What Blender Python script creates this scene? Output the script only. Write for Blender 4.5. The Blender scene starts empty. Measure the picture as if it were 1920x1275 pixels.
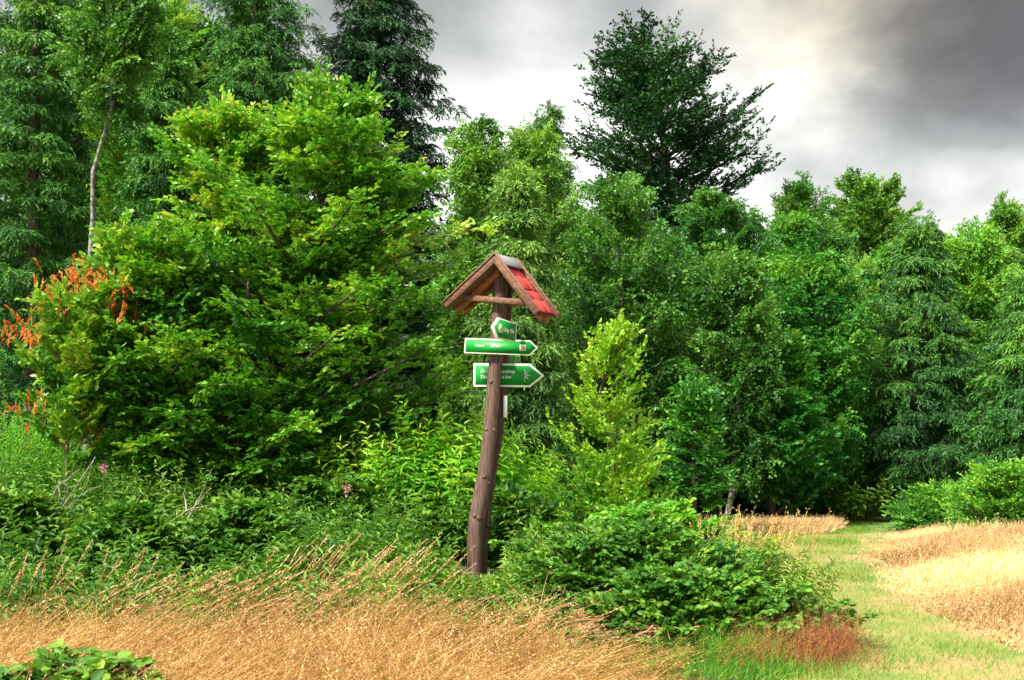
import bpy, math, numpy as np
from mathutils import Matrix, Vector
R = math.radians
sc = bpy.context.scene
COL = sc.collection

# ------------------------------------------------------------------ camera
FPX, CAMH, HOR = 2100.0, 1.55, 760.0
PITCH = math.atan((HOR - 637.5) / FPX)
cam = bpy.data.cameras.new("camera")
cam.lens = 36.0 * FPX / 1920.0
cam.sensor_width = 36.0
cam.clip_end = 3000
camo = bpy.data.objects.new("camera", cam)
camo.location = (0, 0, CAMH)
camo.rotation_euler = (math.pi / 2 + PITCH, 0, 0)
COL.objects.link(camo)
sc.camera = camo

# ------------------------------------------------------------------ exposure and sampling
sc.view_settings.view_transform = 'Standard'
sc.view_settings.look = 'None'
sc.view_settings.exposure = 0.98
sc.view_settings.gamma = 1.0
sc.render.engine = 'CYCLES'
sc.cycles.max_bounces = 5
sc.cycles.diffuse_bounces = 3
sc.cycles.glossy_bounces = 2
sc.cycles.transmission_bounces = 3
sc.cycles.use_denoising = True

# ------------------------------------------------------------------ world
SUN_AZ, SUN_EL = R(226), R(48)          # compass-like: measured from +Y towards +X
w = bpy.data.worlds.new("World")
sc.world = w
w.use_nodes = True
nt = w.node_tree
for n in list(nt.nodes):
    nt.nodes.remove(n)
def wn(t, **k):
    n = nt.nodes.new(t)
    for a, b in k.items():
        setattr(n, a, b)
    return n
def wl(a, b):
    nt.links.new(a, b)
sky = wn('ShaderNodeTexSky', sky_type='NISHITA', sun_disc=False)
sky.sun_elevation = SUN_EL
sky.sun_rotation = SUN_AZ
sky.dust_density = 3.0
tc = wn('ShaderNodeTexCoord')
sep = wn('ShaderNodeSeparateXYZ'); wl(tc.outputs['Generated'], sep.inputs[0])
def mth(op, a, b=None, c=None, clamp=False):
    n = wn('ShaderNodeMath', operation=op, use_clamp=clamp)
    for i, v in enumerate((a, b, c)):
        if v is None: continue
        if isinstance(v, (int, float)): n.inputs[i].default_value = v
        else: wl(v, n.inputs[i])
    return n.outputs[0]
zc = mth('ADD', mth('MAXIMUM', sep.outputs[2], 0.0), 0.45)
px_ = mth('DIVIDE', sep.outputs[0], zc)
py_ = mth('DIVIDE', sep.outputs[1], zc)
cmb = wn('ShaderNodeCombineXYZ'); wl(px_, cmb.inputs[0]); wl(py_, cmb.inputs[1])
noi = wn('ShaderNodeTexNoise'); noi.inputs['Scale'].default_value = 1.7
noi.inputs['Detail'].default_value = 7; noi.inputs['Roughness'].default_value = 0.5
noi.inputs['Distortion'].default_value = 0.35
mp = wn('ShaderNodeMapping'); mp.inputs['Location'].default_value = (3.1, 1.7, 0.0)
wl(cmb.outputs[0], mp.inputs['Vector']); wl(mp.outputs[0], noi.inputs['Vector'])
# the cloud deck is thick to the right (east) and thin above the left horizon
east = mth('MULTIPLY', mth('MAXIMUM', mth('SUBTRACT', sep.outputs[0], 0.02), 0.0), -1.8)
high = mth('MULTIPLY', mth('SUBTRACT', sep.outputs[2], 0.14), 9.0, clamp=True)
v = mth('ADD', mth('MULTIPLY', mth('SUBTRACT', noi.outputs['Fac'], 0.5), 1.9), mth('ADD', mth('MULTIPLY_ADD', east, high, 0.80), mth('MULTIPLY', mth('SUBTRACT', 0.26, sep.outputs[2]), 3.0)))
no2 = wn('ShaderNodeTexNoise'); no2.inputs['Scale'].default_value = 4.6; no2.inputs['Detail'].default_value = 8; no2.inputs['Roughness'].default_value = 0.55
no2.inputs['Distortion'].default_value = 0.15
wl(mp.outputs[0], no2.inputs['Vector'])
v = mth('ADD', v, mth('MULTIPLY', mth('SUBTRACT', no2.outputs['Fac'], 0.5), 0.55))
# a thin warm-lit break in the deck, high on the right
vd = wn('ShaderNodeVectorMath', operation='DISTANCE'); wl(tc.outputs['Generated'], vd.inputs[0]); vd.inputs[1].default_value = (0.27, 0.89, 0.375)
brk = mth('MULTIPLY', mth('SUBTRACT', 1.0, mth('DIVIDE', vd.outputs['Value'], 0.17)), no2.outputs['Fac'], clamp=True)
v = mth('ADD', v, mth('MULTIPLY', brk, 0.9))
# overhead, out of view, the sky is brightened to add fill light
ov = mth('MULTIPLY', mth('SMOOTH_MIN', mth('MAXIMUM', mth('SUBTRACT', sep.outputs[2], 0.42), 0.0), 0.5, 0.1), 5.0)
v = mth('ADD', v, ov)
cr = wn('ShaderNodeValToRGB')
els = cr.color_ramp.elements
els[0].position = 0.0; els[0].color = (0.09, 0.087, 0.085, 1)
els[1].position = 1.0; els[1].color = (0.80, 0.81, 0.78, 1)
for p, c in ((0.25, (0.15, 0.148, 0.145, 1)), (0.5, (0.27, 0.28, 0.275, 1)), (0.75, (0.52, 0.525, 0.50, 1))):
    e = els.new(p); e.color = c
wl(v, cr.inputs[0])
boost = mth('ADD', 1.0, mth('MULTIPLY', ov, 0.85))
warm = wn('ShaderNodeMix', data_type='RGBA', blend_type='MULTIPLY'); wl(mth('MULTIPLY', brk, 2.0, clamp=True), warm.inputs[0])
wl(cr.outputs[0], warm.inputs[6]); warm.inputs[7].default_value = (1.0, 0.86, 0.66, 1)
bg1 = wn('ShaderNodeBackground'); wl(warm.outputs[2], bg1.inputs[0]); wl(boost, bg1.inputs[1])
bg2 = wn('ShaderNodeBackground'); wl(sky.outputs[0], bg2.inputs[0]); bg2.inputs[1].default_value = 0.05
mx = wn('ShaderNodeMixShader'); mx.inputs[0].default_value = 0.12
wl(bg1.outputs[0], mx.inputs[1]); wl(bg2.outputs[0], mx.inputs[2])
wo = wn('ShaderNodeOutputWorld'); wl(mx.outputs[0], wo.inputs[0])

# ------------------------------------------------------------------ sun
sl = bpy.data.lights.new("sun", 'SUN')
sl.energy = 4.5
sl.angle = R(6)
sl.color = (1.0, 0.94, 0.82)
so = bpy.data.objects.new("sun", sl)
sd = Vector((math.sin(SUN_AZ) * math.cos(SUN_EL), math.cos(SUN_AZ) * math.cos(SUN_EL), math.sin(SUN_EL)))
so.rotation_euler = sd.to_track_quat('Z', 'Y').to_euler()
so.location = (0, 0, 30)
COL.objects.link(so)

# ------------------------------------------------------------------ helpers: pixels and terrain
cp, sp = math.cos(PITCH), math.sin(PITCH)
def at(px, py, Y):
    """point at depth Y seen at photo pixel px, py"""
    dx = np.asarray(px, float) - 960; dz = 637.5 - np.asarray(py, float)
    wy = FPX * cp - dz * sp; wz = FPX * sp + dz * cp
    return dx / wy * Y, Y, CAMH + wz / wy * Y
def pix(x, y, z):
    z = z - CAMH
    d = y * cp + z * sp
    h = -y * sp + z * cp
    return 960 + FPX * x / d, 637.5 - FPX * h / d
def smooth(t):
    t = np.clip(t, 0, 1); return t * t * (3 - 2 * t)
def gz(x, y):
    x = np.asarray(x, float); y = np.asarray(y, float)
    z = -1.0 * smooth((y - 9) / 20.0)
    z = z + 0.35 * smooth((-x - 1.0) / 4.0) * smooth((y - 10) / 8.0)
    z = z + 0.025 * np.sin(x * 1.3 + 0.5) * np.sin(y * 0.9) 
    return z
def ground_at(px, py):
    """where the line of sight through a photo pixel meets the terrain"""
    px = np.asarray(px, float); py = np.asarray(py, float)
    Y = np.full(px.shape, 8.0)
    lo = np.full(px.shape, 2.0); hi = np.full(px.shape, 90.0)
    for _ in range(40):
        m = (lo + hi) / 2
        x, y, z = at(px, py, m)
        below = z < gz(x, y)
        hi = np.where(below, m, hi); lo = np.where(below, lo, m)
    x, y, z = at(px, py, hi)
    return x, hi
def inpoly(px, py, poly):
    c = np.zeros(px.shape, bool); n = len(poly)
    for i in range(n):
        x1, y1 = poly[i]; x2, y2 = poly[(i + 1) % n]
        if y1 == y2: continue
        k = ((y1 > py) != (y2 > py)) & (px < (x2 - x1) * (py - y1) / (y2 - y1) + x1)
        c ^= k
    return c

# ------------------------------------------------------------------ helpers: meshes
def unit(v):
    return v / np.maximum(np.linalg.norm(v, axis=-1, keepdims=True), 1e-9)
def make_mesh(name, V, F, tint=None, smooth_=False):
    """V (n,3); F list of int arrays (m,k)"""
    me = bpy.data.meshes.new(name)
    F = [f for f in F if len(f)]
    loops = np.concatenate([f.ravel() for f in F]).astype(np.int32)
    tot = np.concatenate([np.full(len(f), f.shape[1], np.int32) for f in F])
    start = np.concatenate(([0], np.cumsum(tot)[:-1])).astype(np.int32)
    me.vertices.add(len(V)); me.vertices.foreach_set('co', np.ascontiguousarray(V, np.float32).ravel())
    me.loops.add(len(loops)); me.loops.foreach_set('vertex_index', loops)
    me.polygons.add(len(start)); me.polygons.foreach_set('loop_start', start)
    if smooth_:
        me.polygons.foreach_set('use_smooth', np.ones(len(start), bool))
    if tint is not None:
        a = me.attributes.new('tint', 'FLOAT', 'FACE')
        a.data.foreach_set('value', np.ascontiguousarray(tint, np.float32))
    me.update(calc_edges=True)
    return me
def link(name, me, mats, parent=None, loc=None):
    o = bpy.data.objects.new(name, me); COL.objects.link(o)
    for m in (mats if isinstance(mats, (list, tuple)) else [mats]):
        me.materials.append(m)
    if parent is not None: o.parent = parent
    if loc is not None: o.location = loc
    return o
def tag(o, label=None, cat=None, group=None, kind=None):
    if label: o['label'] = label
    if cat: o['category'] = cat
    if group: o['group'] = group
    if kind: o['kind'] = kind
    return o
def thing(name, label, cat, loc, group=None):
    o = bpy.data.objects.new(name, None); COL.objects.link(o); o.location = loc
    o.empty_display_size = 0.2
    return tag(o, label, cat, group)

def leaf_geo(P, D, N, L, W, shape='leaf', fold=0.18, droop=0.12):
    """P base, D direction, N normal, L length, W width -> V, F, faces per leaf"""
    n = len(P)
    D = unit(D); S = unit(np.cross(D, N)); N = np.cross(S, D)
    L = L[:, None]; W = W[:, None]
    if shape == 'leaf':
        V = np.stack([P,
                      P + D * L * .30 + S * W * .46 + N * W * fold,
                      P + D * L * .72 + S * W * .38 + N * W * fold * .5 - N * L * droop * .4,
                      P + D * L - N * L * droop,
                      P + D * L * .72 - S * W * .38 + N * W * fold * .5 - N * L * droop * .4,
                      P + D * L * .30 - S * W * .46 + N * W * fold], 1).reshape(-1, 3)
        b = (np.arange(n) * 6)[:, None]
        F = np.stack([b + [0, 3, 2, 1], b + [0, 5, 4, 3]], 1).reshape(-1, 4)
        return V, F, 2
    if shape == 'rhomb':
        V = np.stack([P, P + D * L * .45 + S * W * .5, P + D * L - N * L * droop, P + D * L * .45 - S * W * .5], 1).reshape(-1, 3)
        F = (np.arange(n) * 4)[:, None] + np.arange(4)
        return V, F, 1
    if shape == 'tri':
        V = np.stack([P - S * W * .5, P + S * W * .5, P + D * L - N * L * droop], 1).reshape(-1, 3)
        F = (np.arange(n) * 3)[:, None] + np.arange(3)
        return V, F, 1

class Br:
    """a set of branches p(t) = S + L (D t + G t^2)"""
    def __init__(s, S, D, L, G, N, T=None):
        s.S, s.D, s.L, s.G, s.N = S, unit(D), L, G, unit(N)
        s.T = np.zeros(len(L)) if T is None else T
    def pos(s, t, i=slice(None)):
        t = t[:, None]
        return s.S[i] + s.L[i][:, None] * (s.D[i] * t + s.G[i] * t * t)
    def tan(s, t, i=slice(None)):
        return unit(s.D[i] + 2 * s.G[i] * t[:, None])
def kids(rng, B, n, t0=.2, t1=1., ang=.8, lenf=.4, taper=.6, jit=.15, droop=0., lift=0., planar=True, keep=1., angj=.15, lmin=.0):
    m = len(B.L)
    i = np.repeat(np.arange(m), n); k = np.tile(np.arange(n), m)
    t = t0 + (t1 - t0) * (k + rng.random(m * n)) / n
    if keep < 1:
        q = rng.random(m * n) < keep; i, k, t = i[q], k[q], t[q]
    P = B.pos(t, i); T = B.tan(t, i)
    N = B.N[i] + rng.normal(0, jit, (len(i), 3)); N = unit(N - T * (N * T).sum(1, keepdims=True))
    S = np.cross(T, N)
    a = (ang + rng.normal(0, angj, len(i)))[:, None]
    if planar:
        sd = np.where(k % 2 == 0, 1., -1.)[:, None]
        D = T * np.cos(a) + S * sd * np.sin(a)
    else:
        ph = rng.random(len(i))[:, None] * 2 * np.pi
        D = T * np.cos(a) + (S * np.cos(ph) + N * np.sin(ph)) * np.sin(a)
    D = unit(D + rng.normal(0, jit * .6, D.shape))
    L = np.maximum(lenf * B.L[i] * (1 - taper * t) * rng.uniform(.65, 1.2, len(i)), lmin)
    G = np.zeros_like(D); G[:, 2] = lift - droop * rng.uniform(.6, 1.4, len(i))
    Nn = N - D * (N * D).sum(1, keepdims=True)
    return Br(P, D, L, G, Nn, B.T[i])
def tubes(B, r0, r1, seg=4, sides=4):
    n = len(B.L)
    t = np.linspace(0, 1, seg + 1)
    rings = []
    T0 = unit(B.D)
    for tk in t:
        p = B.pos(np.full(n, tk)); T = B.tan(np.full(n, tk))
        N = unit(B.N - T * (B.N * T).sum(1, keepdims=True)); S = np.cross(T, N)
        r = (r0 * (1 - tk) + r1 * tk)[:, None] if hasattr(r0, '__len__') else r0 * (1 - tk) + r1 * tk
        for j in range(sides):
            a = 2 * np.pi * j / sides
            rings.append(p + (N * np.cos(a) + S * np.sin(a)) * r)
    V = np.stack(rings, 1).reshape(-1, 3)           # (n, (seg+1)*sides, 3)
    b = (np.arange(n) * (seg + 1) * sides)[:, None]
    F = []
    for k in range(seg):
        for j in range(sides):
            a = k * sides + j; c = k * sides + (j + 1) % sides
            F.append(b + [a, c, c + sides, a + sides])
    return V, np.stack(F, 1).reshape(-1, 4)
def polytube(pts, rad, sides=10, wob=0.0, rng=None):
    pts = np.asarray(pts, float); rad = np.asarray(rad, float)
    T = unit(np.gradient(pts, axis=0))
    ref = np.array([0, 1.0, 0.05]); V = []
    for k in range(len(pts)):
        S = unit(np.cross(T[k], ref)); N = np.cross(S, T[k])
        for j in range(sides):
            a = 2 * np.pi * j / sides
            rr = rad[k] * (1 + (wob * rng.normal() if rng is not None else 0))
            V.append(pts[k] + (S * math.cos(a) + N * math.sin(a)) * rr)
    V = np.array(V); F = []
    for k in range(len(pts) - 1):
        for j in range(sides):
            a = k * sides + j; c = k * sides + (j + 1) % sides
            F.append([a, c, c + sides, a + sides])
    b = len(V)
    V = np.vstack([V, pts[0], pts[-1]])
    F3 = [[(j + 1) % sides, j, b] for j in range(sides)] + [[(len(pts) - 1) * sides + j, (len(pts) - 1) * sides + (j + 1) % sides, b + 1] for j in range(sides)]
    return V, np.array(F), np.array(F3)
def join(parts):
    """[(V,[F..])] -> V, [F..]"""
    Vs, Fs, o = [], [], 0
    for V, F in parts:
        Vs.append(V)
        for f in F: Fs.append(f + o)
        o += len(V)
    return np.vstack(Vs), Fs

# ------------------------------------------------------------------ materials
def base_mat(name):
    m = bpy.data.materials.new(name); m.use_nodes = True
    t = m.node_tree
    return m, t, t.nodes['Principled BSDF'], t.nodes['Material Output']
def leaf_mat(name, cols, rough=.5, transl=.3, nscale=.9, nmix=.35, spec=.35, vary=0.):
    """cols: ramp along the per-leaf tint (old -> young growth)"""
    m, t, p, out = base_mat(name)
    at_ = t.nodes.new('ShaderNodeAttribute'); at_.attribute_name = 'tint'
    oc = t.nodes.new('ShaderNodeTexCoord')
    no = t.nodes.new('ShaderNodeTexNoise'); no.inputs['Scale'].default_value = nscale; no.inputs['Detail'].default_value = 3
    t.links.new(oc.outputs['Object'], no.inputs['Vector'])
    a = t.nodes.new('ShaderNodeMath'); a.operation = 'MULTIPLY_ADD'
    t.links.new(no.outputs['Fac'], a.inputs[0]); a.inputs[1].default_value = nmix * 2; a.inputs[2].default_value = -nmix
    b = t.nodes.new('ShaderNodeMath'); b.operation = 'ADD'; b.use_clamp = True
    t.links.new(at_.outputs['Fac'], b.inputs[0]); t.links.new(a.outputs[0], b.inputs[1])
    r = t.nodes.new('ShaderNodeValToRGB'); e = r.color_ramp.elements
    ps = np.linspace(0, 1, len(cols))
    e[0].position = 0; e[0].color = (*cols[0], 1); e[1].position = 1; e[1].color = (*cols[-1], 1)
    for q in range(1, len(cols) - 1):
        x = e.new(ps[q]); x.color = (*cols[q], 1)
    t.links.new(b.outputs[0], r.inputs[0])
    # every tree has its own shade of green
    oi = t.nodes.new('ShaderNodeObjectInfo'); hs = t.nodes.new('ShaderNodeHueSaturation')
    mh = t.nodes.new('ShaderNodeMath'); mh.operation = 'MULTIPLY_ADD'; t.links.new(oi.outputs['Random'], mh.inputs[0]); mh.inputs[1].default_value = -.035 * vary; mh.inputs[2].default_value = .5 + .0175 * vary
    mv = t.nodes.new('ShaderNodeMath'); mv.operation = 'MULTIPLY_ADD'; t.links.new(oi.outputs['Random'], mv.inputs[0]); mv.inputs[1].default_value = .55 * vary; mv.inputs[2].default_value = 1 - .28 * vary
    t.links.new(mh.outputs[0], hs.inputs['Hue']); t.links.new(mv.outputs[0], hs.inputs['Value']); t.links.new(r.outputs[0], hs.inputs['Color'])
    r = hs
    t.links.new(r.outputs[0], p.inputs['Base Color'])
    p.inputs['Roughness'].default_value = rough
    p.inputs['Specular IOR Level'].default_value = spec
    if transl > 0:
        tr = t.nodes.new('ShaderNodeBsdfTranslucent')
        mc = t.nodes.new('ShaderNodeMix'); mc.data_type = 'RGBA'; mc.blend_type = 'MULTIPLY'; mc.inputs[0].default_value = 1
        t.links.new(r.outputs[0], mc.inputs[6]); mc.inputs[7].default_value = (1.25, 1.25, .6, 1)
        t.links.new(mc.outputs[2], tr.inputs[0])
        ms = t.nodes.new('ShaderNodeMixShader'); ms.inputs[0].default_value = transl
        t.links.new(p.outputs[0], ms.inputs[1]); t.links.new(tr.outputs[0], ms.inputs[2])
        t.links.new(ms.outputs[0], out.inputs[0])
    return m
def bark_mat(name, c1, c2, scale=(6, 6, 1.2), bump=.4, rough=.85):
    m, t, p, out = base_mat(name)
    oc = t.nodes.new('ShaderNodeTexCoord'); mp = t.nodes.new('ShaderNodeMapping')
    mp.inputs['Scale'].default_value = scale
    t.links.new(oc.outputs['Object'], mp.inputs[0])
    no = t.nodes.new('ShaderNodeTexNoise'); no.inputs['Scale'].default_value = 4; no.inputs['Detail'].default_value = 6
    t.links.new(mp.outputs[0], no.inputs['Vector'])
    r = t.nodes.new('ShaderNodeValToRGB'); e = r.color_ramp.elements
    e[0].position = .35; e[0].color = (*c1, 1); e[1].position = .65; e[1].color = (*c2, 1)
    t.links.new(no.outputs['Fac'], r.inputs[0]); t.links.new(r.outputs[0], p.inputs['Base Color'])
    b = t.nodes.new('ShaderNodeBump'); b.inputs['Strength'].default_value = bump; b.inputs['Distance'].default_value = .02
    t.links.new(no.outputs['Fac'], b.inputs['Height']); t.links.new(b.outputs[0], p.inputs['Normal'])
    p.inputs['Roughness'].default_value = rough
    return m
def plain_mat(name, col, rough=.5, n=.12, spec=.4, scale=30):
    m, t, p, out = base_mat(name)
    oc = t.nodes.new('ShaderNodeTexCoord')
    no = t.nodes.new('ShaderNodeTexNoise'); no.inputs['Scale'].default_value = scale; no.inputs['Detail'].default_value = 5
    t.links.new(oc.outputs['Object'], no.inputs['Vector'])
    r = t.nodes.new('ShaderNodeValToRGB'); e = r.color_ramp.elements
    e[0].position = .3; e[0].color = (*[c * (1 - n) for c in col], 1); e[1].position = .7; e[1].color = (*[min(1, c * (1 + n)) for c in col], 1)
    t.links.new(no.outputs['Fac'], r.inputs[0]); t.links.new(r.outputs[0], p.inputs['Base Color'])
    p.inputs['Roughness'].default_value = rough; p.inputs['Specular IOR Level'].default_value = spec
    return m

M = {}
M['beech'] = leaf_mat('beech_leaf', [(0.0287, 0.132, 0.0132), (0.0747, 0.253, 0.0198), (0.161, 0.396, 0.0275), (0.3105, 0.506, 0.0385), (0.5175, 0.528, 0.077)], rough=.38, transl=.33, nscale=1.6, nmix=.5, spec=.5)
M['lime'] = leaf_mat('young_leaf', [(.06, .24, .015), (.14, .38, .02), (.27, .50, .03), (.42, .55, .05)], rough=.45, transl=.35, nscale=2, nmix=.25)
M['spruce'] = leaf_mat('spruce_needle', [(0.0127, 0.0658, 0.0132), (0.0408, 0.1435, 0.0198), (0.0956, 0.2512, 0.0264), (0.1913, 0.3827, 0.0396)], rough=.6, transl=.1, nscale=.6, nmix=.35, vary=1.)
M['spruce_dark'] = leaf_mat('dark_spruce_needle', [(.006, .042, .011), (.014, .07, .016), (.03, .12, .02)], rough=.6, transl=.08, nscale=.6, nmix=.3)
M['spruce_light'] = leaf_mat('light_spruce_needle', [(0.0195, 0.0978, 0.0144), (0.065, 0.2185, 0.0216), (0.156, 0.368, 0.03), (0.286, 0.46, 0.036)], rough=.6, transl=.12, nscale=.6, nmix=.35, vary=1.)
M['birch'] = leaf_mat('birch_leaf', [(0.0197, 0.095, 0.0149), (0.0546, 0.1901, 0.0224), (0.1201, 0.3019, 0.0329), (0.2402, 0.4137, 0.0448)], rough=.5, transl=.28, nscale=.7, nmix=.4, vary=1.)
M['birch_light'] = leaf_mat('light_birch_leaf', [(0.0255, 0.139, 0.0176), (0.0714, 0.2781, 0.0252), (0.1734, 0.4064, 0.0315), (0.3264, 0.5027, 0.0441)], rough=.5, transl=.3, nscale=.7, nmix=.4, vary=1.)
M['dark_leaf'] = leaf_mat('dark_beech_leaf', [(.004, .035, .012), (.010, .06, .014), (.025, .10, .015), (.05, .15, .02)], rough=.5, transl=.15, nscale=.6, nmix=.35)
M['herb'] = leaf_mat('herb_leaf', [(.025, .10, .014), (.065, .19, .018), (.14, .29, .03), (.27, .40, .06)], rough=.5, transl=.3, nscale=1.2, nmix=.4)
M['goldenrod'] = leaf_mat('goldenrod_leaf', [(.05, .25, .012), (.12, .40, .02), (.26, .50, .03), (.40, .52, .05)], rough=.5, transl=.35, nscale=1.5, nmix=.3)
M['bramble'] = leaf_mat('bramble_leaf', [(.02, .10, .010), (.055, .18, .014), (.12, .28, .02), (.26, .39, .04)], rough=.55, transl=.28, nscale=2.2, nmix=.5, spec=.3)
M['red'] = leaf_mat('red_shoot_leaf', [(.42, .04, .03), (.74, .13, .035), (.85, .27, .05), (.60, .42, .07), (.22, .36, .05)], rough=.5, transl=.3, nscale=3, nmix=.3)
M['straw'] = leaf_mat('dry_grass', [(0.12, 0.108, 0.0234), (0.34, 0.189, 0.0546), (0.56, 0.333, 0.117), (0.74, 0.522, 0.234)], rough=.7, transl=.3, nscale=1.1, nmix=.3, spec=.2)
M['seed'] = leaf_mat('grass_seed_head', [(.24, .09, .05), (.42, .18, .09), (.64, .36, .19), (.85, .66, .42)], rough=.8, transl=.25, nscale=.8, nmix=.35, spec=.15)
M['cream'] = leaf_mat('meadow_grass', [(0.22, 0.206, 0.05), (0.4, 0.206, 0.11), (0.6, 0.3811, 0.19), (0.72, 0.5356, 0.28), (0.8, 0.7004, 0.4)], rough=.75, transl=.3, nscale=.35, nmix=.55, spec=.15)
M['lawn'] = leaf_mat('mown_grass', [(0.054, 0.1575, 0.0108), (0.135, 0.273, 0.027), (0.243, 0.315, 0.054), (0.378, 0.3045, 0.108), (0.36, 0.231, 0.108)], rough=.7, transl=.25, nscale=.5, nmix=.6, spec=.2)
M['redgrass'] = leaf_mat('red_brown_grass', [(.20, .05, .035), (.34, .10, .06), (.42, .17, .08), (.40, .28, .08)], rough=.8, transl=.25, nscale=1.5, nmix=.3, spec=.15)
M['greengrass'] = leaf_mat('green_grass', [(.03, .16, .012), (.07, .27, .02), (.14, .36, .03), (.28, .42, .05)], rough=.55, transl=.3, nscale=1.5, nmix=.3)
M['bark'] = bark_mat('bark', (.045, .032, .024), (.14, .105, .08))
M['spruce_bark'] = bark_mat('spruce_bark', (.06, .04, .032), (.17, .115, .09))
M['dark_bark'] = bark_mat('dark_bark', (.02, .018, .015), (.05, .045, .035))
M['birch_bark'] = bark_mat('birch_bark', (.08, .07, .06), (.34, .32, .29), scale=(3, 3, 4))
M['twig'] = bark_mat('twig', (.09, .07, .04), (.2, .15, .09))
M['deadwood'] = bark_mat('dead_wood', (.20, .16, .13), (.38, .33, .28))
M['pink'] = plain_mat('pink_petal', (.75, .2, .42), .6)

# ------------------------------------------------------------------ ground
def grid_mesh(name, xs, ys, zf):
    X, Y = np.meshgrid(xs, ys)
    V = np.stack([X.ravel(), Y.ravel(), zf(X, Y).ravel()], 1)
    nx = len(xs); i = np.arange(len(ys) - 1)[:, None] * nx + np.arange(nx - 1)[None]
    i = i.ravel()
    return make_mesh(name, V, [np.stack([i, i + 1, i + 1 + nx, i + nx], 1)], smooth_=True)
xs = np.concatenate([-np.geomspace(1500, 30, 14), np.arange(-28, 28.1, .5), np.geomspace(30, 1500, 14)])
ys = np.concatenate([-np.geomspace(400, 5, 10), np.arange(-4, 60, .5), np.geomspace(62, 2500, 16)])
gm, t, p, out = base_mat('ground')
oc = t.nodes.new('ShaderNodeTexCoord')
no = t.nodes.new('ShaderNodeTexNoise'); no.inputs['Scale'].default_value = 1.2; no.inputs['Detail'].default_value = 8
t.links.new(oc.outputs['Object'], no.inputs['Vector'])
r = t.nodes.new('ShaderNodeValToRGB'); e = r.color_ramp.elements
e[0].position = .35; e[0].color = (.03, .05, .012, 1); e[1].position = .7; e[1].color = (.10, .085, .035, 1)
t.links.new(no.outputs['Fac'], r.inputs[0]); t.links.new(r.outputs[0], p.inputs['Base Color']); p.inputs['Roughness'].default_value = .95
ground = link('ground', grid_mesh('ground', xs, ys, gz), gm)
tag(ground, kind='structure', label='dark soil and leaf litter under the woodland edge')

PATH_POLY = [(1380, 1420), (1420, 1300), (1490, 1170), (1500, 1100), (1440, 1066), (1290, 1046), (1230, 1018), (1400, 1008), (1560, 1002), (1572, 962),
             (1655, 955), (1625, 1000), (1600, 1042), (1645, 1104), (1760, 1168), (1960, 1265), (2300, 1420)]
RIGHT_POLY = [(1690, 1000), (1655, 1015), (1635, 1048), (1668, 1108), (1778, 1170), (1975, 1262), (2400, 1440), (2600, 1300), (2500, 1040), (1920, 1020), (1780, 1005)]
BAND_POLY = [(1100, 996), (1300, 992), (1500, 988), (1560, 982), (1568, 995), (1400, 1004), (1250, 1012), (1100, 1016)]
def vnoise(x, y, s, seed=0):
    r = np.random.default_rng(seed); out = 0
    for k in range(5):
        a = r.uniform(0, 6.28); f = s * (1.0 + .6 * k)
        out = out + np.sin((x * math.cos(a) + y * math.sin(a)) * f + r.uniform(0, 6)) / (1 + .5 * k)
    return out / 2.6
def sample(poly, n, rng, lim=(3.6, 40), jit=16):
    """points on the terrain inside a region, even per square metre"""
    gx, gy = ground_at(np.array([q[0] for q in poly]), np.array([q[1] for q in poly]))
    x = rng.uniform(gx.min(), gx.max(), n); y = rng.uniform(max(lim[0], gy.min()), min(lim[1], gy.max()), n)
    a, b = pix(x, y, gz(x, y))
    a = a + jit * vnoise(x, y, 3.5, 71) + rng.normal(0, jit * .35, len(x)); b = b + jit * .35 * vnoise(x, y, 4.1, 72) + rng.normal(0, jit * .15, len(x))
    k = inpoly(a, b, poly)
    return x[k], y[k]
# the mown path, a sheet lying on the soil
rng = np.random.default_rng(1)
gx, gy = ground_at(np.array([q[0] for q in PATH_POLY]), np.array([q[1] for q in PATH_POLY]))
PATH_SHEET = [(u + (70 if u > 1560 + (v_ - 955) * .05 and v_ < 1300 else 0), v_) for u, v_ in PATH_POLY]
px_s = np.arange(gx.min() - .2, gx.max() + .9, .14); py_s = np.arange(gy.min(), gy.max() + .2, .14)
X, Y = np.meshgrid(px_s, py_s)
a, b = pix(X, Y, gz(X, Y)); ins = inpoly(a, b, PATH_SHEET)
V = np.stack([X.ravel(), Y.ravel(), (gz(X, Y) + .012).ravel()], 1)
nx = len(px_s)
cell = (ins[:-1, :-1] & ins[1:, 1:] & ins[:-1, 1:] & ins[1:, :-1])
i = (np.arange(len(py_s) - 1)[:, None] * nx + np.arange(nx - 1)[None])[cell]
pm, t, p, out = base_mat('mown_path')
oc = t.nodes.new('ShaderNodeTexCoord')
no = t.nodes.new('ShaderNodeTexNoise'); no.inputs['Scale'].default_value = .8; no.inputs['Detail'].default_value = 9; no.inputs['Roughness'].default_value = .65
t.links.new(oc.outputs['Object'], no.inputs['Vector'])
r = t.nodes.new('ShaderNodeValToRGB'); e = r.color_ramp.elements
e[0].position = .38; e[0].color = (.06, .13, .015, 1); e[1].position = .62; e[1].color = (.32, .20, .09, 1)
x_ = e.new(.5); x_.color = (.18, .20, .04, 1)
t.links.new(no.outputs['Fac'], r.inputs[0]); t.links.new(r.outputs[0], p.inputs['Base Color']); p.inputs['Roughness'].default_value = .95
path = link('path', make_mesh('path', V, [np.stack([i, i + 1, i + 1 + nx, i + nx], 1)], smooth_=True), pm)
tag(path, kind='structure', label='mown grass path running from the meadow into the wood')

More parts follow.
